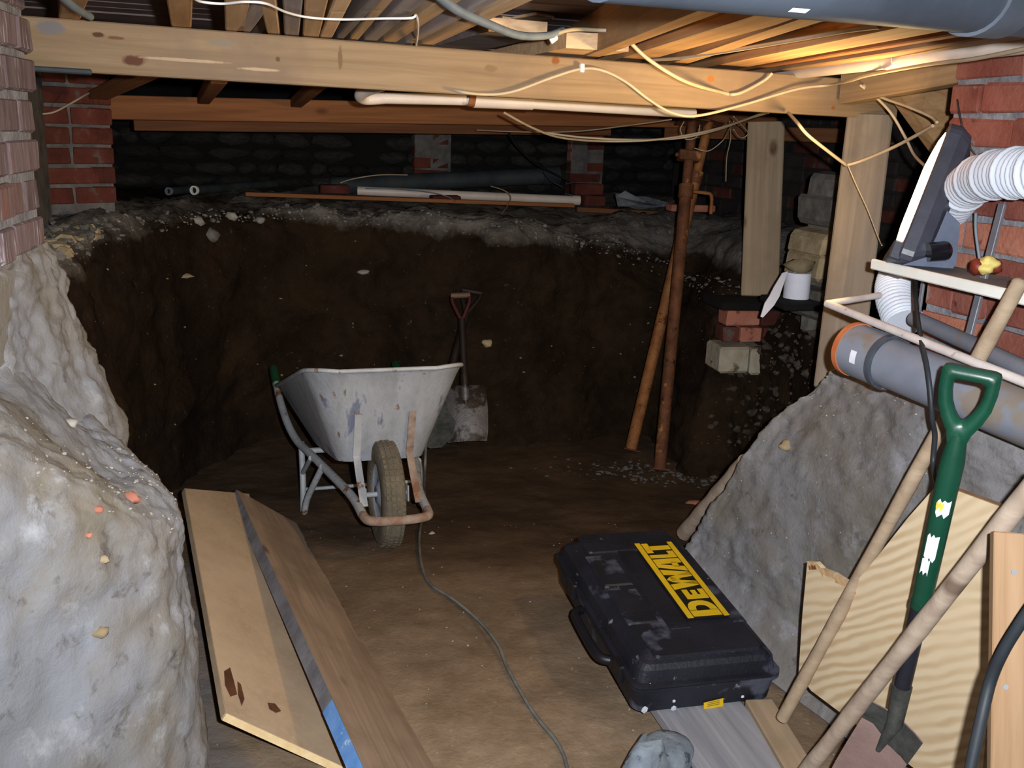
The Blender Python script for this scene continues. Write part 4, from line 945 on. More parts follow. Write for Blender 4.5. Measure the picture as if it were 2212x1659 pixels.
# ------------------------------------------------------------- planks under the case, foreground right
def slab(quad, z_, th, name, mat, label, cat='plank'):
    pts = [az(x_, y_, z_) for x_, y_ in quad]
    return MB().prism(pts, V((0, 0, -th))).thing(name, mat, label, cat)
def plank_dir(pl_, pr_, z_, far, near, th, name, mat, label):
    """flat plank whose near edge line runs through pl_ (left) and pr_ (right)"""
    pass
a, b, c, d = az(1438, 1560, .055), az(1520, 1665, .055), az(1722, 1665, .055), az(1615, 1530, .055)
dl = ((b-a).normalized()+(c-d).normalized()).normalized()
timber('grey_plank', (a+d)/2-dl*.62-Z*.016, (b+c)/2+dl*.3-Z*.016, (d-a-dl*(d-a).dot(dl)).length, .032, 'plank_grey', 'flat grey plank sticking out from under the tool case', 'plank')
a, d, b, c = az(1622, 1528, .07), az(1668, 1510, .07), az(1705, 1665, .07), az(1752, 1650, .07)
dl = ((b-a).normalized()+(c-d).normalized()).normalized()
timber('tan_batten', (a+d)/2-dl*.02-Z*.03, (b+c)/2+dl*.12-Z*.03, .075, .06, 'post', 'stubby pale batten lying right of the grey plank', 'timber')

# shoe toe
sdx = V((.50, .86, 0)).normalized(); sc_ = az(1468, 1590, .05)-sdx*.178; sdy = Z.cross(sdx)
SM = frame(V((sc_.x, sc_.y, .012)), sdx, sdy, Z)
so_ = empty('work_shoe', None, 'dusty grey shoe poking up at the bottom edge left of the grey plank', 'shoe', mat=SM)
def shoe_ring(z_, k, dz=0):
    prof = [(.145, 0), (.135, .03), (.10, .048), (.04, .05), (-.03, .040), (-.10, .036), (-.135, .02), (-.145, 0)]
    pts = prof+[(x_, -y_) for x_, y_ in reversed(prof[1:-1])]; pts = [(p.x, p.y) for p in cr([V((a_, b_, 0)) for a_, b_ in pts+pts[:1]], 40)[:-1]]; return [V((x_*k*1.25, y_*k*1.35, z_+(dz if x_ < 0 else 0))) for x_, y_ in pts]
MB().loft([shoe_ring(0, .97), shoe_ring(.006, 1), shoe_ring(.026, 1.0), shoe_ring(.028, .96)], cap0=True, cap1=True).lpart('sole', 'shoe_sole', so_)
MB().loft([shoe_ring(.028, .94), shoe_ring(.046, .93, .004), shoe_ring(.062, .86, .012), shoe_ring(.074, .72, .03), shoe_ring(.081, .55, .05), shoe_ring(.085, .38, .062)], cap1=True).lpart('upper', 'shoe_upper', so_)
for k in range(3):
    MB().tube([(.02-.03*k, -.03, .083+.01*k), (.02-.03*k, .03, .083+.01*k)], .003, 6).lpart('lace', 'shoe_sole', so_)

# ------------------------------------------------------------- plywood and tools at the right
PA, PB, PC = at(1725, 1450, 2.50), at(1745, 1212, 2.42), at(2170, 1100, 1.80)
pn_ = (PB-PA).cross(PC-PA).normalized(); pn_ = pn_ if pn_.dot(C0-PA) > 0 else -pn_
out = [(1725, 1455), (1733, 1330), (1744, 1212), (1762, 1214), (1775, 1228), (1800, 1238), (1822, 1252), (1845, 1262), (1905, 1190), (1960, 1120), (2020, 1052), (2030, 1046), (2165, 1096), (2172, 1108), (2150, 1330), (2130, 1580), (2118, 1720), (1975, 1660), (1840, 1558), (1752, 1492)]
poly = [onp(x_, y_, PA, pn_) for x_, y_ in out]
cen = sum(poly, V())/len(poly); gx = (onp(2100, 1250, PA, pn_)-onp(1800, 1330, PA, pn_)).normalized(); gy = pn_.cross(gx)
PM = frame(cen, gx, gy, pn_); inv = PM.inverted()
pw = empty('plywood_sheet', None, 'pale jagged plywood sheet leaning on the right earth bank behind the tools', 'board', mat=PM)
MB().prism([inv @ p for p in poly], V((0, 0, -.012))).lpart('sheet_face', 'ply', pw)
ed = [inv @ p for p in poly[2:8]]
em = MB()
for k in range(len(ed)-1): em.prism([ed[k]+V((0, 0, .0005)), ed[k+1]+V((0, 0, .0005)), ed[k+1]+V((0, -.018-.006*sin(k*2), .0005)), ed[k]+V((0, -.016-.006*sin(k*2+2), .0005))], V((0, 0, .001)))
em.lpart('torn_edge', 'ply_edge', pw, 'ragged dark broken edge')
te = [inv @ p for p in poly[11:13]]
MB().prism([te[0]+V((0, 0, .0004)), te[1]+V((0, 0, .0004)), te[1]+V((0, 0, -.0125)), te[0]+V((0, 0, -.0125))], V((0, .002, 0))).lpart('cut_edge', 'orange_board', pw)
# upright orange board with screws
oa, ob_ = at(2186, 1150, 1.50), at(2180, 1700, 1.44)
x = (oa-ob_).normalized(); xd = V((.97, -.22, 0)).normalized(); y = (xd-x*xd.dot(x)).normalized(); z = x.cross(y)
if z.dot(C0-oa) < 0: z = -z; 
y = z.cross(x); Lb = (oa-ob_).length+.35; bc = oa-x*Lb/2+y*(.05 if y.x > 0 else -.05)
OM = frame(bc, x, y, z)
ob2 = empty('upright_board', None, 'orange pine board with screws at the right edge, beside the plywood', 'board', mat=OM)
MB().box((0, 0, -.012), (Lb/2, 0, 0), (0, .075, 0), (0, 0, .012), .002).lpart('board_face', 'orange_board', ob2)
for (px, py) in ((2190, 1236), (2172, 1484)):
    p = OM.inverted() @ onp(px, py, bc, z); MB().tube([V((p.x, p.y, 0)), V((p.x, p.y, .0015))], .004, 10).lpart('screw', 'screw', ob2)
# wooden poles
def pole(p0, p1, r, mat, name, label, tip=None):
    root = empty(name, V(p0), label, 'pole'); p0, p1 = V(p0), V(p1)
    MB().tube([p0+(p1-p0)*k/10 for k in range(11)], r, 14, rf=lambda i, n: r*(1+.06*sin(i*2.3))).part('shaft', mat, root)
    d_ = (p1-p0).normalized(); MB().tube([p1, p1+d_*r*.35, p1+d_*r*.6], r, 14, rf=lambda i, n: (r, r*.85, r*.4)[i]).part('rounded_end', mat, root)
    return root
pole(at(1690, 1552, 2.46), at(2202, 612, 1.90), .0155, 'handle_wood2', 'wooden_pole', 'tan wooden tool handle leaning up against the white shelf edge')
pole(at(1722, 1690, 2.28), at(2245, 1032, 1.56), .0175, 'handle_wood', 'wooden_pole', 'grey wooden tool handle slanting across the plywood in front of the spade')
# stake poking out behind the right bank
pole(az(1478, 1152, .04), at(1612, 998, 3.28), .03, 'handle_wood', 'round_stake', 'thick round wooden stake lying behind the right earth bank')
# green handled spade
tp_ = at(2098, 815, 1.70); bt_ = at(1940, 1525, 1.97); x = (bt_-tp_).normalized(); s_ = at(2158, 832, 1.69)-at(2040, 806, 1.73); s_ = (s_-x*s_.dot(x)).normalized(); q = x.cross(s_)
if q.dot(C0-tp_) < 0: q = -q
gs = empty('garden_spade', bt_, 'spade with green D-handle leaning against the plywood', 'spade')
L = (bt_-tp_).length; w = .094
# D-handle as a flat ring
outer = [(-.5, -.10), (-.47, -.17), (-.38, -.20), (.38, -.20), (.47, -.17), (.5, -.10), (.50, .30), (.46, .62), (.36, .92), (.22, 1.2), (.16, 1.45), (-.16, 1.45), (-.22, 1.2), (-.36, .92), (-.46, .62), (-.5, .30)]
innr = [(-.27, .14), (-.24, .10), (-.18, .08), (.18, .08), (.24, .10), (.27, .14), (.26, .35), (.22, .56), (.15, .74), (.08, .86), (.03, .92), (-.03, .92), (-.08, .86), (-.15, .74), (-.22, .56), (-.26, .35)]
def D(pt, k, o_): return tp_+s_*(pt[0]*w*k)+x*(.0+(pt[1])*w*.92)+q*o_
def ring_(o_, sh_): return [D((a_[0]*(1-sh_)+b_[0]*sh_, a_[1]*(1-sh_)+b_[1]*sh_), 1, o_) for a_, b_ in zip(outer, innr)]
MB().loft([ring_(.006, 0), ring_(.013, .25), ring_(.015, .5), ring_(.013, .75), ring_(.006, 1), ring_(-.006, 1), ring_(-.013, .75), ring_(-.013, .25), ring_(-.006, 0), ring_(.006, 0)]).part('d_handle', 'green_plastic', gs)
MB().tube([tp_+x*.10, tp_+x*.16, tp_+x*.24, tp_+x*.46], .019, 16, rf=lambda i, n: (.014, .0205, .020, .0185)[i]).part('upper_shaft', 'green_plastic', gs)
MB().tube([tp_+x*.455, tp_+x*.468], .0195, 16).part('shaft_ring', 'green_plastic', gs)
MB().tube([tp_+x*.466, tp_+x*.60, tp_+x*(L-.0)], .017, 16, rf=lambda i, n: (.0175, .0165, .0155)[i]).part('lower_shaft', 'black_shaft', gs)
tq = (C0-(tp_+x*.3)); tq = (tq-x*tq.dot(x)).normalized(); tl = x.cross(tq); tl = tl if tl.x > 0 else -tl
for (u0, u1_, a0, a1, mt, lb) in ((.232, .262, -.5, .7, 'sticker', 'torn white sticker'), (.236, .250, -.55, .1, 'yellow_label', 'yellow sticker scrap'), (.305, .355, -.7, .35, 'sticker', 'torn white sticker'), (.355, .385, -.75, .0, 'sticker', 'torn white sticker'), (.262, .300, -.1, .3, 'yellow_label', None)):
    if lb is None: continue
    rws = []
    for k in range(7):
        th = a0+(a1-a0)*k/6; j0 = .004*sin(k*2.7+u0*90); j1 = .005*cos(k*2.1+u0*70); rr_ = .0206 if mt == 'sticker' else .0209
        rws.append([tp_+x*(u0+j0)+(tq*cos(th)+tl*sin(th))*rr_, tp_+x*(u1_+j1)+(tq*cos(th)+tl*sin(th))*(rr_-.0004)])
    MB().loft(rws, closed=False).part('sticker', mt, gs, label=lb)
# blade hangs below, turned to the left
sA, sB = at(1884, 1517, 1.99), at(1993, 1606, 1.93); bs = (sB-sA); bw = bs.length; bs.normalize()
bxv = (x-bs*x.dot(bs)).normalized(); bq = bxv.cross(bs); bq = bq if bq.dot(C0-sA) > 0 else -bq
bc_ = (sA+sB)/2
rws = []
for (u_, k, d0) in ((0, 1, 0), (.05, 1, .004), (.12, .98, .006), (.19, .95, .004), (.25, .88, .0), (.275, .6, -.002)):
    rws.append([bc_+bxv*u_+bs*(bw/2*k*t_)+bq*(d0-.012*(1-t_*t_)) for t_ in (-1, -.6, -.2, .2, .6, 1)])
rb_ = [[p-bq*.004 for p in r_] for r_ in rws]
def shell(a_, b_):
    return MB().loft(a_, closed=False).loft(b_, closed=False).loft([a_[-1], b_[-1]], closed=False).loft([a_[0], b_[0]], closed=False).loft([[r_[0] for r_ in a_], [r_[0] for r_ in b_]], closed=False).loft([[r_[-1] for r_ in a_], [r_[-1] for r_ in b_]], closed=False)
shell(rws, rb_).part('blade', 'spade_blade', gs, label='blade caked in pinkish dried clay')
r3 = [[bc_+bxv*u_+bs*(bw/2*t_)+bq*(.0045 if u_ else .002)+bq*(-.012*(1-t_*t_)) for t_ in (-1, -.6, -.2, .2, .6, 1)] for u_ in (0, .02, .045)]
r3 = [[p+bxv*(.05*max(0, (i-1)/4)*(1 if k == 2 else .5 if k == 1 else 0)) for i, p in enumerate(r_)] for k, r_ in enumerate(r3)]
shell(r3, [[p-bq*.003 for p in r_] for r_ in r3]).part('blade_shoulder', 'spade_steel', gs, label='dark bare shoulder of the blade')
MB().tube([bt_-x*.05, bt_, bt_+(bc_-bt_)*.8+bxv*.01, bc_+bxv*.09], .018, 12, rf=lambda i, n: (.019, .018, .016, .005)[i]).part('socket', 'spade_steel', gs)

# ------------------------------------------------------------- rack, lamp, hose
zt = az(1885, 568, 1.2).z
s0 = at(1886, 570, 2.43); s1_ = at(2330, 651, 1.83); s1_ = s1_+(s1_-s0)*.35; ju = V((s1_.x-s0.x, s1_.y-s0.y, 0)).normalized(); jn = V((-ju.y, ju.x, 0)); jn = jn if jn.x > 0 else -jn
Ls = (s1_-s0).length; zs = (s0.z+s1_.z)/2
rk = empty('shelf_rack', V((s0.x, s0.y, zs-.16)), 'white edged shelf rack on the right brick wall, carrying the lamp', 'shelf')
MB().box(V((s0.x, s0.y, s0.z))+ju*Ls/2+jn*.085, ju*Ls/2, jn*.083, Z*.006, .002).part('shelf_board', 'shelf_top', rk)
MB().box(V((s0.x, s0.y, s0.z))+ju*Ls/2-jn*.002, ju*Ls/2, jn*.006, Z*.0125, .003).part('front_lip', 'white_paint', rk)
l0, l1 = at(1787, 656, 2.42), at(2330, 872, 1.66); l1 = l1+(l1-l0)*.3
MB().tube([l0, l1], .0095, 10).part('lower_rail', 'rack_white', rk)
MB().tube([l0, at(1900, 638, 2.58)], .0085, 10).part('side_rail', 'rack_white', rk)
wa, wb2 = at(2166, 440, 2.17), at(2086, 752, 2.22)
xs_ = (wb2-wa).normalized(); ys_ = ju; zs_ = xs_.cross(ys_)
MB().box((wa+wb2)/2, xs_*(wb2-wa).length/2, ju*.0095, zs_*.004, .001).part('back_strip', 'rack_grey', rk)
MB().box((l0+at(1886, 570, 2.43))/2*0+at(1990, 640, 2.52), Z*.09, ju*.006, jn*.003, .001).part('back_strip', 'rack_grey', rk)
# floodlight
lb0, lt0 = at(1952, 566, 2.30), at(2072, 262, 2.30)              # lower and upper end of the housing axis
xa = (lt0-lb0).normalized(); Lh = (lt0-lb0).length
nn = (-rt*cos(R(25))+up*sin(R(25))+fw*.25); nn = (nn-xa*nn.dot(xa)).normalized(); yy = nn.cross(xa)     # face normal and width axis
yy = yy if yy.dot(fw) > 0 else -yy
hw_ = .10                                                         # half width, running away from the camera
lc0 = (lb0+lt0)/2+yy*hw_
LM = frame(lc0, xa, yy, xa.cross(yy)); nl = (LM.to_3x3().inverted() @ nn); sgn = 1 if nl.z > 0 else -1
fl_ = empty('work_lamp', None, 'lit black floodlight standing on the rack, facing left', 'lamp', mat=LM)
def rl(hx_, hy_, r_, z_): return [V((p.x, p.y, z_*sgn)) for p in rr(hx_, hy_, r_, 0, 4)]
hL = Lh/2
MB().loft([rl(hL*.70, hw_*.7, .03, -.055), rl(hL*.92, hw_*.92, .03, -.040), rl(hL, hw_, .03, -.015), rl(hL, hw_, .03, .012), rl(hL*.97, hw_*.96, .03, .016)], cap0=True, cap1=True, smooth=False).lpart('housing', 'lamp_body', fl_)
gl = MB(); gr = []
for (k, z_) in ((1, .014), (.98, .018), (.85, .024), (.6, .028), (.2, .029)): gr.append([V((p.x*k+hL*.10, p.y*k, z_*sgn)) for p in rr(hL*.80, hw_*.88, .03, 0, 4)])
gl.loft(gr, cap0=True, cap1=True).lpart('lens', 'lamp_glass', fl_, 'glowing lamp glass')
MB().box((-hL*.86, 0, .022*sgn), (hL*.13, 0, 0), (0, hw_*.9, 0), (0, 0, .014), .004).lpart('lens_base', 'lamp_body', fl_)
# stand and knob
kb0, kb1 = at(2004, 545, 2.29), at(2052, 541, 2.29)
sp_ = [at(x_, y_, 2.30) for x_, y_ in ((2046, 455), (2074, 482), (2066, 570), (2058, 580), (1950, 572), (2000, 556), (2022, 512))]
MB().prism(sp_, yy*.02).part('stand', 'lamp_stand', fl_)
kd = (kb1-kb0).normalized(); kn = MB().tube([kb0, kb0+(kb1-kb0)*.75, kb0+(kb1-kb0)*.9, kb1, kb1+kd*.004], .023, 18, rf=lambda i, n: (.022, .023, .021, .015, .006)[i]).part('knob', 'black_gloss', fl_)
hp = lc0+nn*.075
la = light('lamp_light', 'AREA', hp, 14, (1, .68, .30), aim=hp+nn, shape='RECTANGLE', size=.16, size_y=.13)
la.parent = fl_; la.matrix_basis = LM.inverted() @ (Matrix.Translation(hp) @ (nn).to_track_quat('-Z', 'Y').to_matrix().to_4x4())
# ribbed white hose
hp_ = [(2900, 340, 1.35), (2500, 358, 1.62), (2330, 366, 1.84), (2240, 374, 1.93), (2160, 376, 2.06), (2100, 395, 2.25), (2055, 445, 2.42), (2015, 505, 2.56), (1965, 555, 2.66), (1936, 605, 2.66), (1934, 645, 2.62), (1954, 700, 2.56)]
hc = cr([pnt(p) for p in hp_], 560)
rg = random.Random(2)
MB().tube(hc, .05, 20, rf=lambda i, n: .0485+.0022*sin(i*2*pi/6.0)+(.0035 if 150 < i < 290 and (i//6) % 5 == 0 else 0)).thing('ribbed_hose', 'hose', 'white ribbed ventilation hose curving behind the lamp and down through the rack', 'hose')
# fruit core
fc = at(2133, 574, 2.12); fr = empty('apple_core', fc-Z*.03, 'half eaten yellow fruit on the shelf right of the lamp', 'fruit')
MB().blob(fc, .024, .02, .019, 3, .35, 3).part('flesh', 'apple_flesh', fr)
MB().blob(fc+rt*.020+fw*.008, .013, .02, .018, 5, .2, 2).part('skin', 'apple_skin', fr); MB().blob(fc-rt*.020+fw*.010, .011, .018, .018, 8, .2, 2).part('skin', 'apple_skin', fr)
# paper roll on the brick stub
pr = at(1722, 616, 3.88); pt_ = empty('paper_roll', pr-Z*.05, 'white paper roll with a hanging sheet beside the far post', 'paper roll')
mbp = MB().pipe(pr-Z*.05, pr+Z*.05, .050, .02, 28); mbp.part('roll', 'tissue', pt_)
shp = [[at(1690, 590, 3.84), at(1702, 586, 3.85)], [at(1672, 620, 3.8), at(1690, 622, 3.8)], [at(1662, 640, 3.78), at(1684, 640, 3.78)], [at(1652, 655, 3.76), at(1672, 660, 3.76)], [at(1643, 684, 3.75), at(1648, 686, 3.75)]]
sb_ = [[p+V((0, .006, 0)) for p in r_] for r_ in shp]
shell(shp, sb_).part('hanging_sheet', 'tissue', pt_)
MB().blob(at(1728, 574, 3.87), .050, .045, .03, 4, .35, 2).thing('loose_stone', 'rubble_tan', 'tan stone lying on top of the white paper roll', 'stone')
MB().box(at(1730, 653, 3.88), V((.12, .03, 0)), V((-.02, .12, 0)), Z*.012, .005).thing('slate_slab', 'soot', 'dark slab under the white paper roll', 'slab')

# ------------------------------------------------------------- cables
def onb(px, py, off=.012): return onbeam(px, py, off)
cable('cable', [at(940, 178, 2.75), onb(985, 196), onb(1050, 204), onb(1110, 197), onb(1190, 168), onb(1254, 149), onb(1300, 152), onb(1350, 176), onb(1400, 214), onb(1450, 243), onb(1505, 250, .02), onb(1600, 228), onb(1720, 193, .03), onb(1790, 184, .06), at(1835, 175, 2.72), at(1880, 162, 2.55), at(2000, 140, 2.2), at(2110, 126, 1.95), at(2260, 95, 1.7)], .0042, 'cable_beige', 'beige cable draped along the front beam face and away to the right', 160)
MB().box(onb(1257, 147, .012), bx*.006, by*.006, Z*.011, .002).thing('cable_clip', 'white_paint', 'white plastic cable clip nailed on the front beam', 'clip')
cable('flex', [at(930, -25, 1.5), at(985, 20, 1.7), at(1050, 50, 1.9), at(1120, 76, 2.1), at(1180, 77, 2.25), at(1215, 66, 2.35)], .0085, 'cable_grey', 'thick grey flex sagging in front of the stored planks', 80, seg=10)
cable('cable', [at(1190, 76, 2.28), at(1235, 64, 2.36), at(1290, 65, 2.42), at(1330, 67, 2.42), at(1345, 75, 2.42), at(1400, 128, 2.5), at(1480, 176, 2.62), onb(1560, 200), onb(1585, 204), onb(1610, 196), onb(1650, 174), at(1668, 158, 2.9)], .0052, 'cable_beige', 'beige cable from the thick grey flex down to a kink on the front beam', 110)
MB().box(at(1337, 68, 2.41), rt*.012, fw*.006, up*.006, .002).thing('cable_clip', 'white_paint', 'pale cable clip right of the sawn plank end', 'clip')
MB().box(at(1196, 84, 2.3), rt*.008+up*.006, fw*.006, up*.006-rt*.003, .002).thing('cable_clip', 'white_paint', 'small white clip between two sawn plank ends', 'clip')
cable('cable', [az(x_, y_, 1.692) for x_, y_ in ((415, -8), (432, 3), (480, 8), (530, 4), (575, 8), (620, 27), (670, 38), (740, 42), (830, 40), (888, 39))]+[az(899, 33, 1.70), az(903, 60, 1.69), onb(899, 98)], .0024, 'cable_white', 'thin white cable looped below the stored timbers with a dangling end', 120)
cable('cable', [at(60, 246, 3.7), at(110, 244, 3.75), at(150, 225, 3.75), at(195, 200, 3.7), at(250, 182, 3.4), at(330, 152, 2.8)], .004, 'cable_beige', 'thin beige cable sagging before the far left brick pier', 60)
cable('hose_tail', [at(120, -20, 1.75), at(160, 15, 1.9), at(195, 36, 2.1)], .008, 'cable_grey', 'grey hose end above the left end of the front beam', 40, cat='hose', seg=10)
loops = [('outer beige cable of the sagging bundle behind the front beam', [at(1090, 244, 3.4), at(1150, 276, 3.6), at(1210, 297, 3.8), at(1300, 305, 4.0), at(1400, 303, 4.0), at(1490, 291, 3.9), at(1570, 272, 3.7), at(1660, 240, 3.3)]),
         ('inner beige cable of the sagging bundle behind the front beam', [at(1180, 287, 3.9), at(1260, 297, 4.0), at(1370, 302, 4.05), at(1470, 298, 4.0), at(1550, 280, 3.85), at(1610, 258, 3.6), at(1660, 243, 3.4)]),
         ('thin cable strand strung just above the sagging bundle', [at(1030, 281, 4.9), at(1130, 285, 4.7), at(1240, 284, 4.5), at(1350, 272, 4.2), at(1450, 258, 3.9)])]
for lb, p in loops: cable('cable', p, .0045 if 'thin' not in lb else .003, 'cable_beige', lb, 70)
cable('cable', [onb(1703, 244, .03), at(1722, 265, 2.8), at(1745, 292, 2.8), at(1790, 328, 2.85), at(1822, 352, 2.9), at(1832, 356, 2.92), at(1870, 344, 2.9), at(1930, 318, 2.8), at(1980, 292, 2.7), at(2015, 272, 2.6)], .005, 'cable_beige', 'beige cable hanging from the beam and doubling back before the near post', 90)
cable('cable', [at(1858, 184, 2.86), at(1890, 208, 2.85), at(1925, 245, 2.82), at(1955, 296, 2.8), at(1975, 335, 2.75), at(2002, 362, 2.6)], .0042, 'cable_beige', 'beige cable dropping right of the near post towards the lamp', 60)
cable('cable', [at(1866, 184, 2.86), at(1905, 210, 2.8), at(1960, 230, 2.7), at(2010, 252, 2.6), at(2024, 264, 2.55)], .0042, 'cable_beige', 'short beige cable from the beam end to the brick corner', 50)
cable('string', [at(1832, 358, 2.94), at(1850, 400, 2.93), at(1875, 455, 2.92), at(1898, 515, 2.9), at(1905, 530, 2.85)], .002, 'cable_beige', 'thin string hanging down the near post', 40, cat='string')
cable('cable', [at(1098, 285, 5.4), at(1120, 318, 5.7), at(1155, 352, 6.0), at(1195, 374, 6.3), at(1232, 392, 6.4)], .006, 'cable_black', 'black cable hanging down the dark back wall', 50)
cable('cable', [at(1175, 372, 6.3), at(1190, 390, 6.3), at(1215, 404, 6.3)], .005, 'cable_black', 'short black cable end beside the fat pipe socket', 30)
cable('cable', [at(1405, 130, 2.75), at(1480, 124, 2.6), at(1600, 106, 2.35), at(1740, 82, 2.0), at(1830, 66, 1.8), at(1900, 57, 1.65)], .0045, 'cable_beige', 'straight beige cable clipped along the joists at upper right', 60)
cable('cable', [at(735, 395, 6.0), at(765, 386, 6.05), at(820, 378, 6.1), at(880, 378, 6.2)], .004, 'cable_beige', 'pale cord arching over the left end of the fat grey pipe', 40, cat='cord')
cable('cable', [at(790, 407, 5.9), at(850, 408, 5.9), at(920, 414, 5.85), at(965, 424, 5.8), at(985, 436, 5.75)], .0035, 'cable_grey', 'grey cord lying over the white ledge pipe', 40, cat='cord')
cable('cable', [at(1060, 402, 6.0), at(1090, 412, 5.95), at(1103, 425, 5.9), at(1098, 442, 5.8), at(1075, 472, 5.5)], .003, 'cable_beige', 'thin cord crossing the white ledge pipe and hanging off the ledge', 40, cat='cord')
for i, (lb, p) in enumerate([('thin wire curl left of the rusty props', [at(1478, 262, 4.6), at(1470, 280, 4.6), at(1480, 300, 4.6), at(1505, 296, 4.6), at(1512, 270, 4.6)]), ('thin wire loop right of the rusty props', [at(1500, 320, 4.7), at(1530, 326, 4.7), at(1560, 305, 4.7), at(1572, 285, 4.6), at(1585, 262, 4.4)]),
                             ('hanging wire between the props and the far post', [at(1576, 262, 4.9), at(1578, 300, 5.0), at(1570, 340, 5.0), at(1568, 392, 5.0)]), ('small wire loop beside the far post top', [at(1585, 252, 4.2), at(1600, 268, 4.3), at(1616, 288, 4.4), at(1600, 298, 4.4), at(1585, 280, 4.3)])]):
    cable('wire', p, .0025, 'cable_beige', lb, 40, cat='wire')
def onfloor(px, py): 
    p = az(px, py, 0.0); 
    for _ in range(3): p = az(px, py, fz(p.y)+.012)
    return p
cable('cable', [at(925, 915, 3.95), at(920, 960, 3.9), at(918, 1010, 3.8), onfloor(914, 1090), onfloor(907, 1150), onfloor(906, 1180), onfloor(912, 1225), onfloor(930, 1262), onfloor(980, 1295), onfloor(1035, 1342), onfloor(1075, 1392), onfloor(1095, 1440), onfloor(1128, 1500), onfloor(1160, 1550), onfloor(1195, 1592), onfloor(1215, 1625), onfloor(1228, 1670)], .0055, 'cable_floor', 'muddy grey cable snaking over the earth floor from the wheelbarrow', 160)
cable('cable', [at(1978, 606, 2.36), at(1980, 660, 2.25), at(1988, 725, 2.08), at(2002, 790, 2.0), at(2010, 850, 1.98), at(2014, 905, 1.99), at(2020, 940, 2.02), at(2016, 1000, 2.04), at(2025, 1050, 1.98)], .0055, 'cable_black', 'black lamp cable hanging over the big grey drain pipe', 90)
cable('cable', [at(2240, 1295, 1.36), at(2205, 1345, 1.38), at(2168, 1405, 1.40), at(2140, 1470, 1.42), at(2118, 1560, 1.42), at(2092, 1680, 1.42)], .0085, 'cable_black', 'thick black cable crossing the orange upright board', 70, seg=10)
cable('wire', [at(2068, 215, 2.38), at(2074, 250, 2.36), at(2084, 292, 2.36), at(2098, 322, 2.36), at(2112, 342, 2.36)], .002, 'cable_black', 'thin black wire above the lamp on the brick wall', 40, cat='wire')
cable('cable', [at(2108, 460, 2.24), at(2108, 500, 2.26), at(2116, 560, 2.26)], .0035, 'cable_grey', 'grey cable on the bricks left of the rack strip', 30)
cable('twig', [at(1842, 722, 2.42), at(1860, 755, 2.35), at(1880, 785, 2.26)], .003, 'ply_edge', 'thin twig at the open end of the grey drain pipe', 20, cat='twig')

# ------------------------------------------------------------- stones and rubble
rg = random.Random(4)
def pick(Q, i0, i1, j0, j1, n):
    nu, nv = len(Q)-1, len(Q[0])-1; return [Q[int(nu*rg.uniform(i0, i1))][int(nv*rg.uniform(j0, j1))] for _ in range(n)]
jE = 4/7
scatter('ledge_rubble', pick(PQ, 0, .9, jE-.05, jE+.14, 900), 'rubble_grey', .003, .016, seed=1, label='grey rubble strewn along the rim of the pit', cat='rubble')
scatter('ledge_chips', pick(PQ, .22, .40, jE-.04, jE+.03, 70)+pick(PQ, .0, .9, jE-.02, jE+.10, 60), 'rubble_pale', .003, .010, seed=2, label='pale stone chips along the rim of the pit', cat='rubble')
scatter('pit_wall_chips', pick(PQ, .0, .95, .18, jE-.02, 150), 'rubble_tan', .002, .011, seed=3, label='tan stone chips stuck in the dark pit face', cat='rubble', flat=.5)
scatter('footing_rubble', pick(PQ, .0, .16, jE, jE+.28, 380), 'rubble_grey', .010, .032, seed=4, label='coarse rubble under the far left brick pier', cat='rubble')
scatter('footing_stones', pick(PQ, .0, .16, jE, jE+.28, 90), 'rubble_tan', .015, .04, seed=14, label='tan stones in the rubble under the far left pier', cat='rubble')
scatter('wall_rubble', pick(PQ, .78, .97, .12, jE-.03, 320), 'rubble_dark', .006, .035, seed=16, label='dark rubble stuck in the earth face under the brick stub', cat='rubble')
fpts = [FQ[rg.randrange(60, 160)][rg.randrange(20, 120)] for _ in range(260)]
scatter('floor_pebbles', fpts, 'rubble_pale', .0015, .0045, seed=5, label='tiny pale pebbles trodden into the earth floor', cat='rubble')
pr_b = az(1420, 1015, -.08)
scatter('plaster_spill', [V((pr_b.x+rg.gauss(0, .24), pr_b.y+rg.gauss(-.03, .10), fz(pr_b.y)+.0)) for _ in range(650)], 'rubble_grey', .003, .017, seed=6, label='grey plaster crumbs spilled around the feet of the props', cat='rubble')
scatter('bank_chips', pick(LQ, .25, .62, .42, .72, 220), 'rubble_pale', .0015, .005, seed=7, label='pale grit over the left earth bank', cat='rubble')
scatter('bank_grit', pick(RQ, .1, .8, .35, .75, 120), 'rubble_pale', .0015, .004, seed=8, label='pale grit over the right earth bank', cat='rubble')
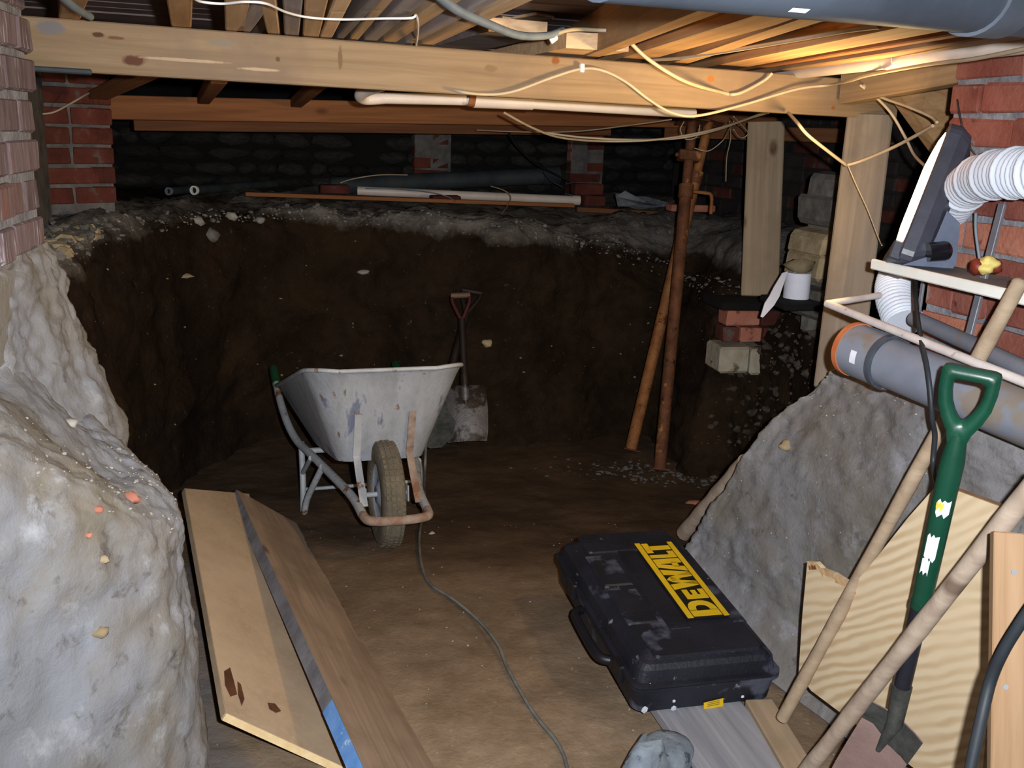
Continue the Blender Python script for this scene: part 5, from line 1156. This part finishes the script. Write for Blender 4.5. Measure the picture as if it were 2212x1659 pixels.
def chip(k, px, py, r_, mat, name, label, sd=1, cat='stone', q=(1, .8, .7)):
    p = hit(k, px, py)
    if p is None: return
    return MB().blob(p, r_*q[0], r_*q[1], r_*q[2], sd, .35, 2).thing(name, mat, label, cat)
chip('l', 282, 1077, .018, 'brick_chip', 'brick_fragment', 'orange brick fragment stuck in the left bank, largest one there', 3, 'brick fragment')
chip('l', 212, 1100, .009, 'brick_chip', 'brick_fragment', 'small orange brick fragment just left of the largest one', 5, 'brick fragment')
chip('l', 190, 1156, .008, 'brick_chip', 'brick_fragment', 'smallest orange brick fragment, lower on the left bank', 7, 'brick fragment')
chip('l', 222, 1208, .010, 'rubble_tan', 'pebble', 'brown pebble on the left bank below the brick fragments', 9)
chip('l', 217, 1366, .015, 'rubble_tan', 'pebble', 'round brown pebble lowest on the left bank', 11)
chip('l', 152, 915, .016, 'rubble_pale', 'stone', 'white stone on the left bank below the pier footing', 13)
chip('r', 1698, 962, .022, 'rubble_tan', 'stone', 'round tan stone with a hole on the right bank slope', 15)
chip('f', 1497, 1087, .038, 'brick_chip', 'brick_fragment', 'orange brick fragment on the pit floor beside the round stake', 17, 'brick fragment', (1, .6, .35))
chip('f', 1505, 1620, .01, 'rubble_pale', 'stone', 'pale stone chip on the floor beside the shoe', 19)
chip('f', 932, 1153, .014, 'rubble_pale', 'stone', 'white stone on the floor right of the barrow wheel', 21)
chip('p', 400, 596, .035, 'rubble_tan', 'stone', 'flat tan stone sticking out of the pit face on the left', 23, q=(1, .6, .35))
chip('p', 785, 588, .030, 'rubble_pale', 'stone', 'oblong pale stone in the pit face above the barrow', 25, q=(1, .6, .4))
chip('p', 1052, 742, .030, 'rubble_tan', 'stone', 'tan stone in the pit face right of the shovel shaft', 27)
chip('p', 455, 508, .05, 'rubble_grey', 'stone', 'big pale stone in the rim of the pit at left', 29)
chip('p', 428, 478, .035, 'rubble_pale', 'stone', 'pale stone lying on the pit rim above the big rim stone', 31)
chip('p', 500, 468, .035, 'rubble_pale', 'stone', 'pale stone on the pit rim right of the big rim stone', 33)
chip('p', 562, 476, .030, 'rubble_pale', 'stone', 'pale stone on the pit rim furthest right of the rim cluster', 35)
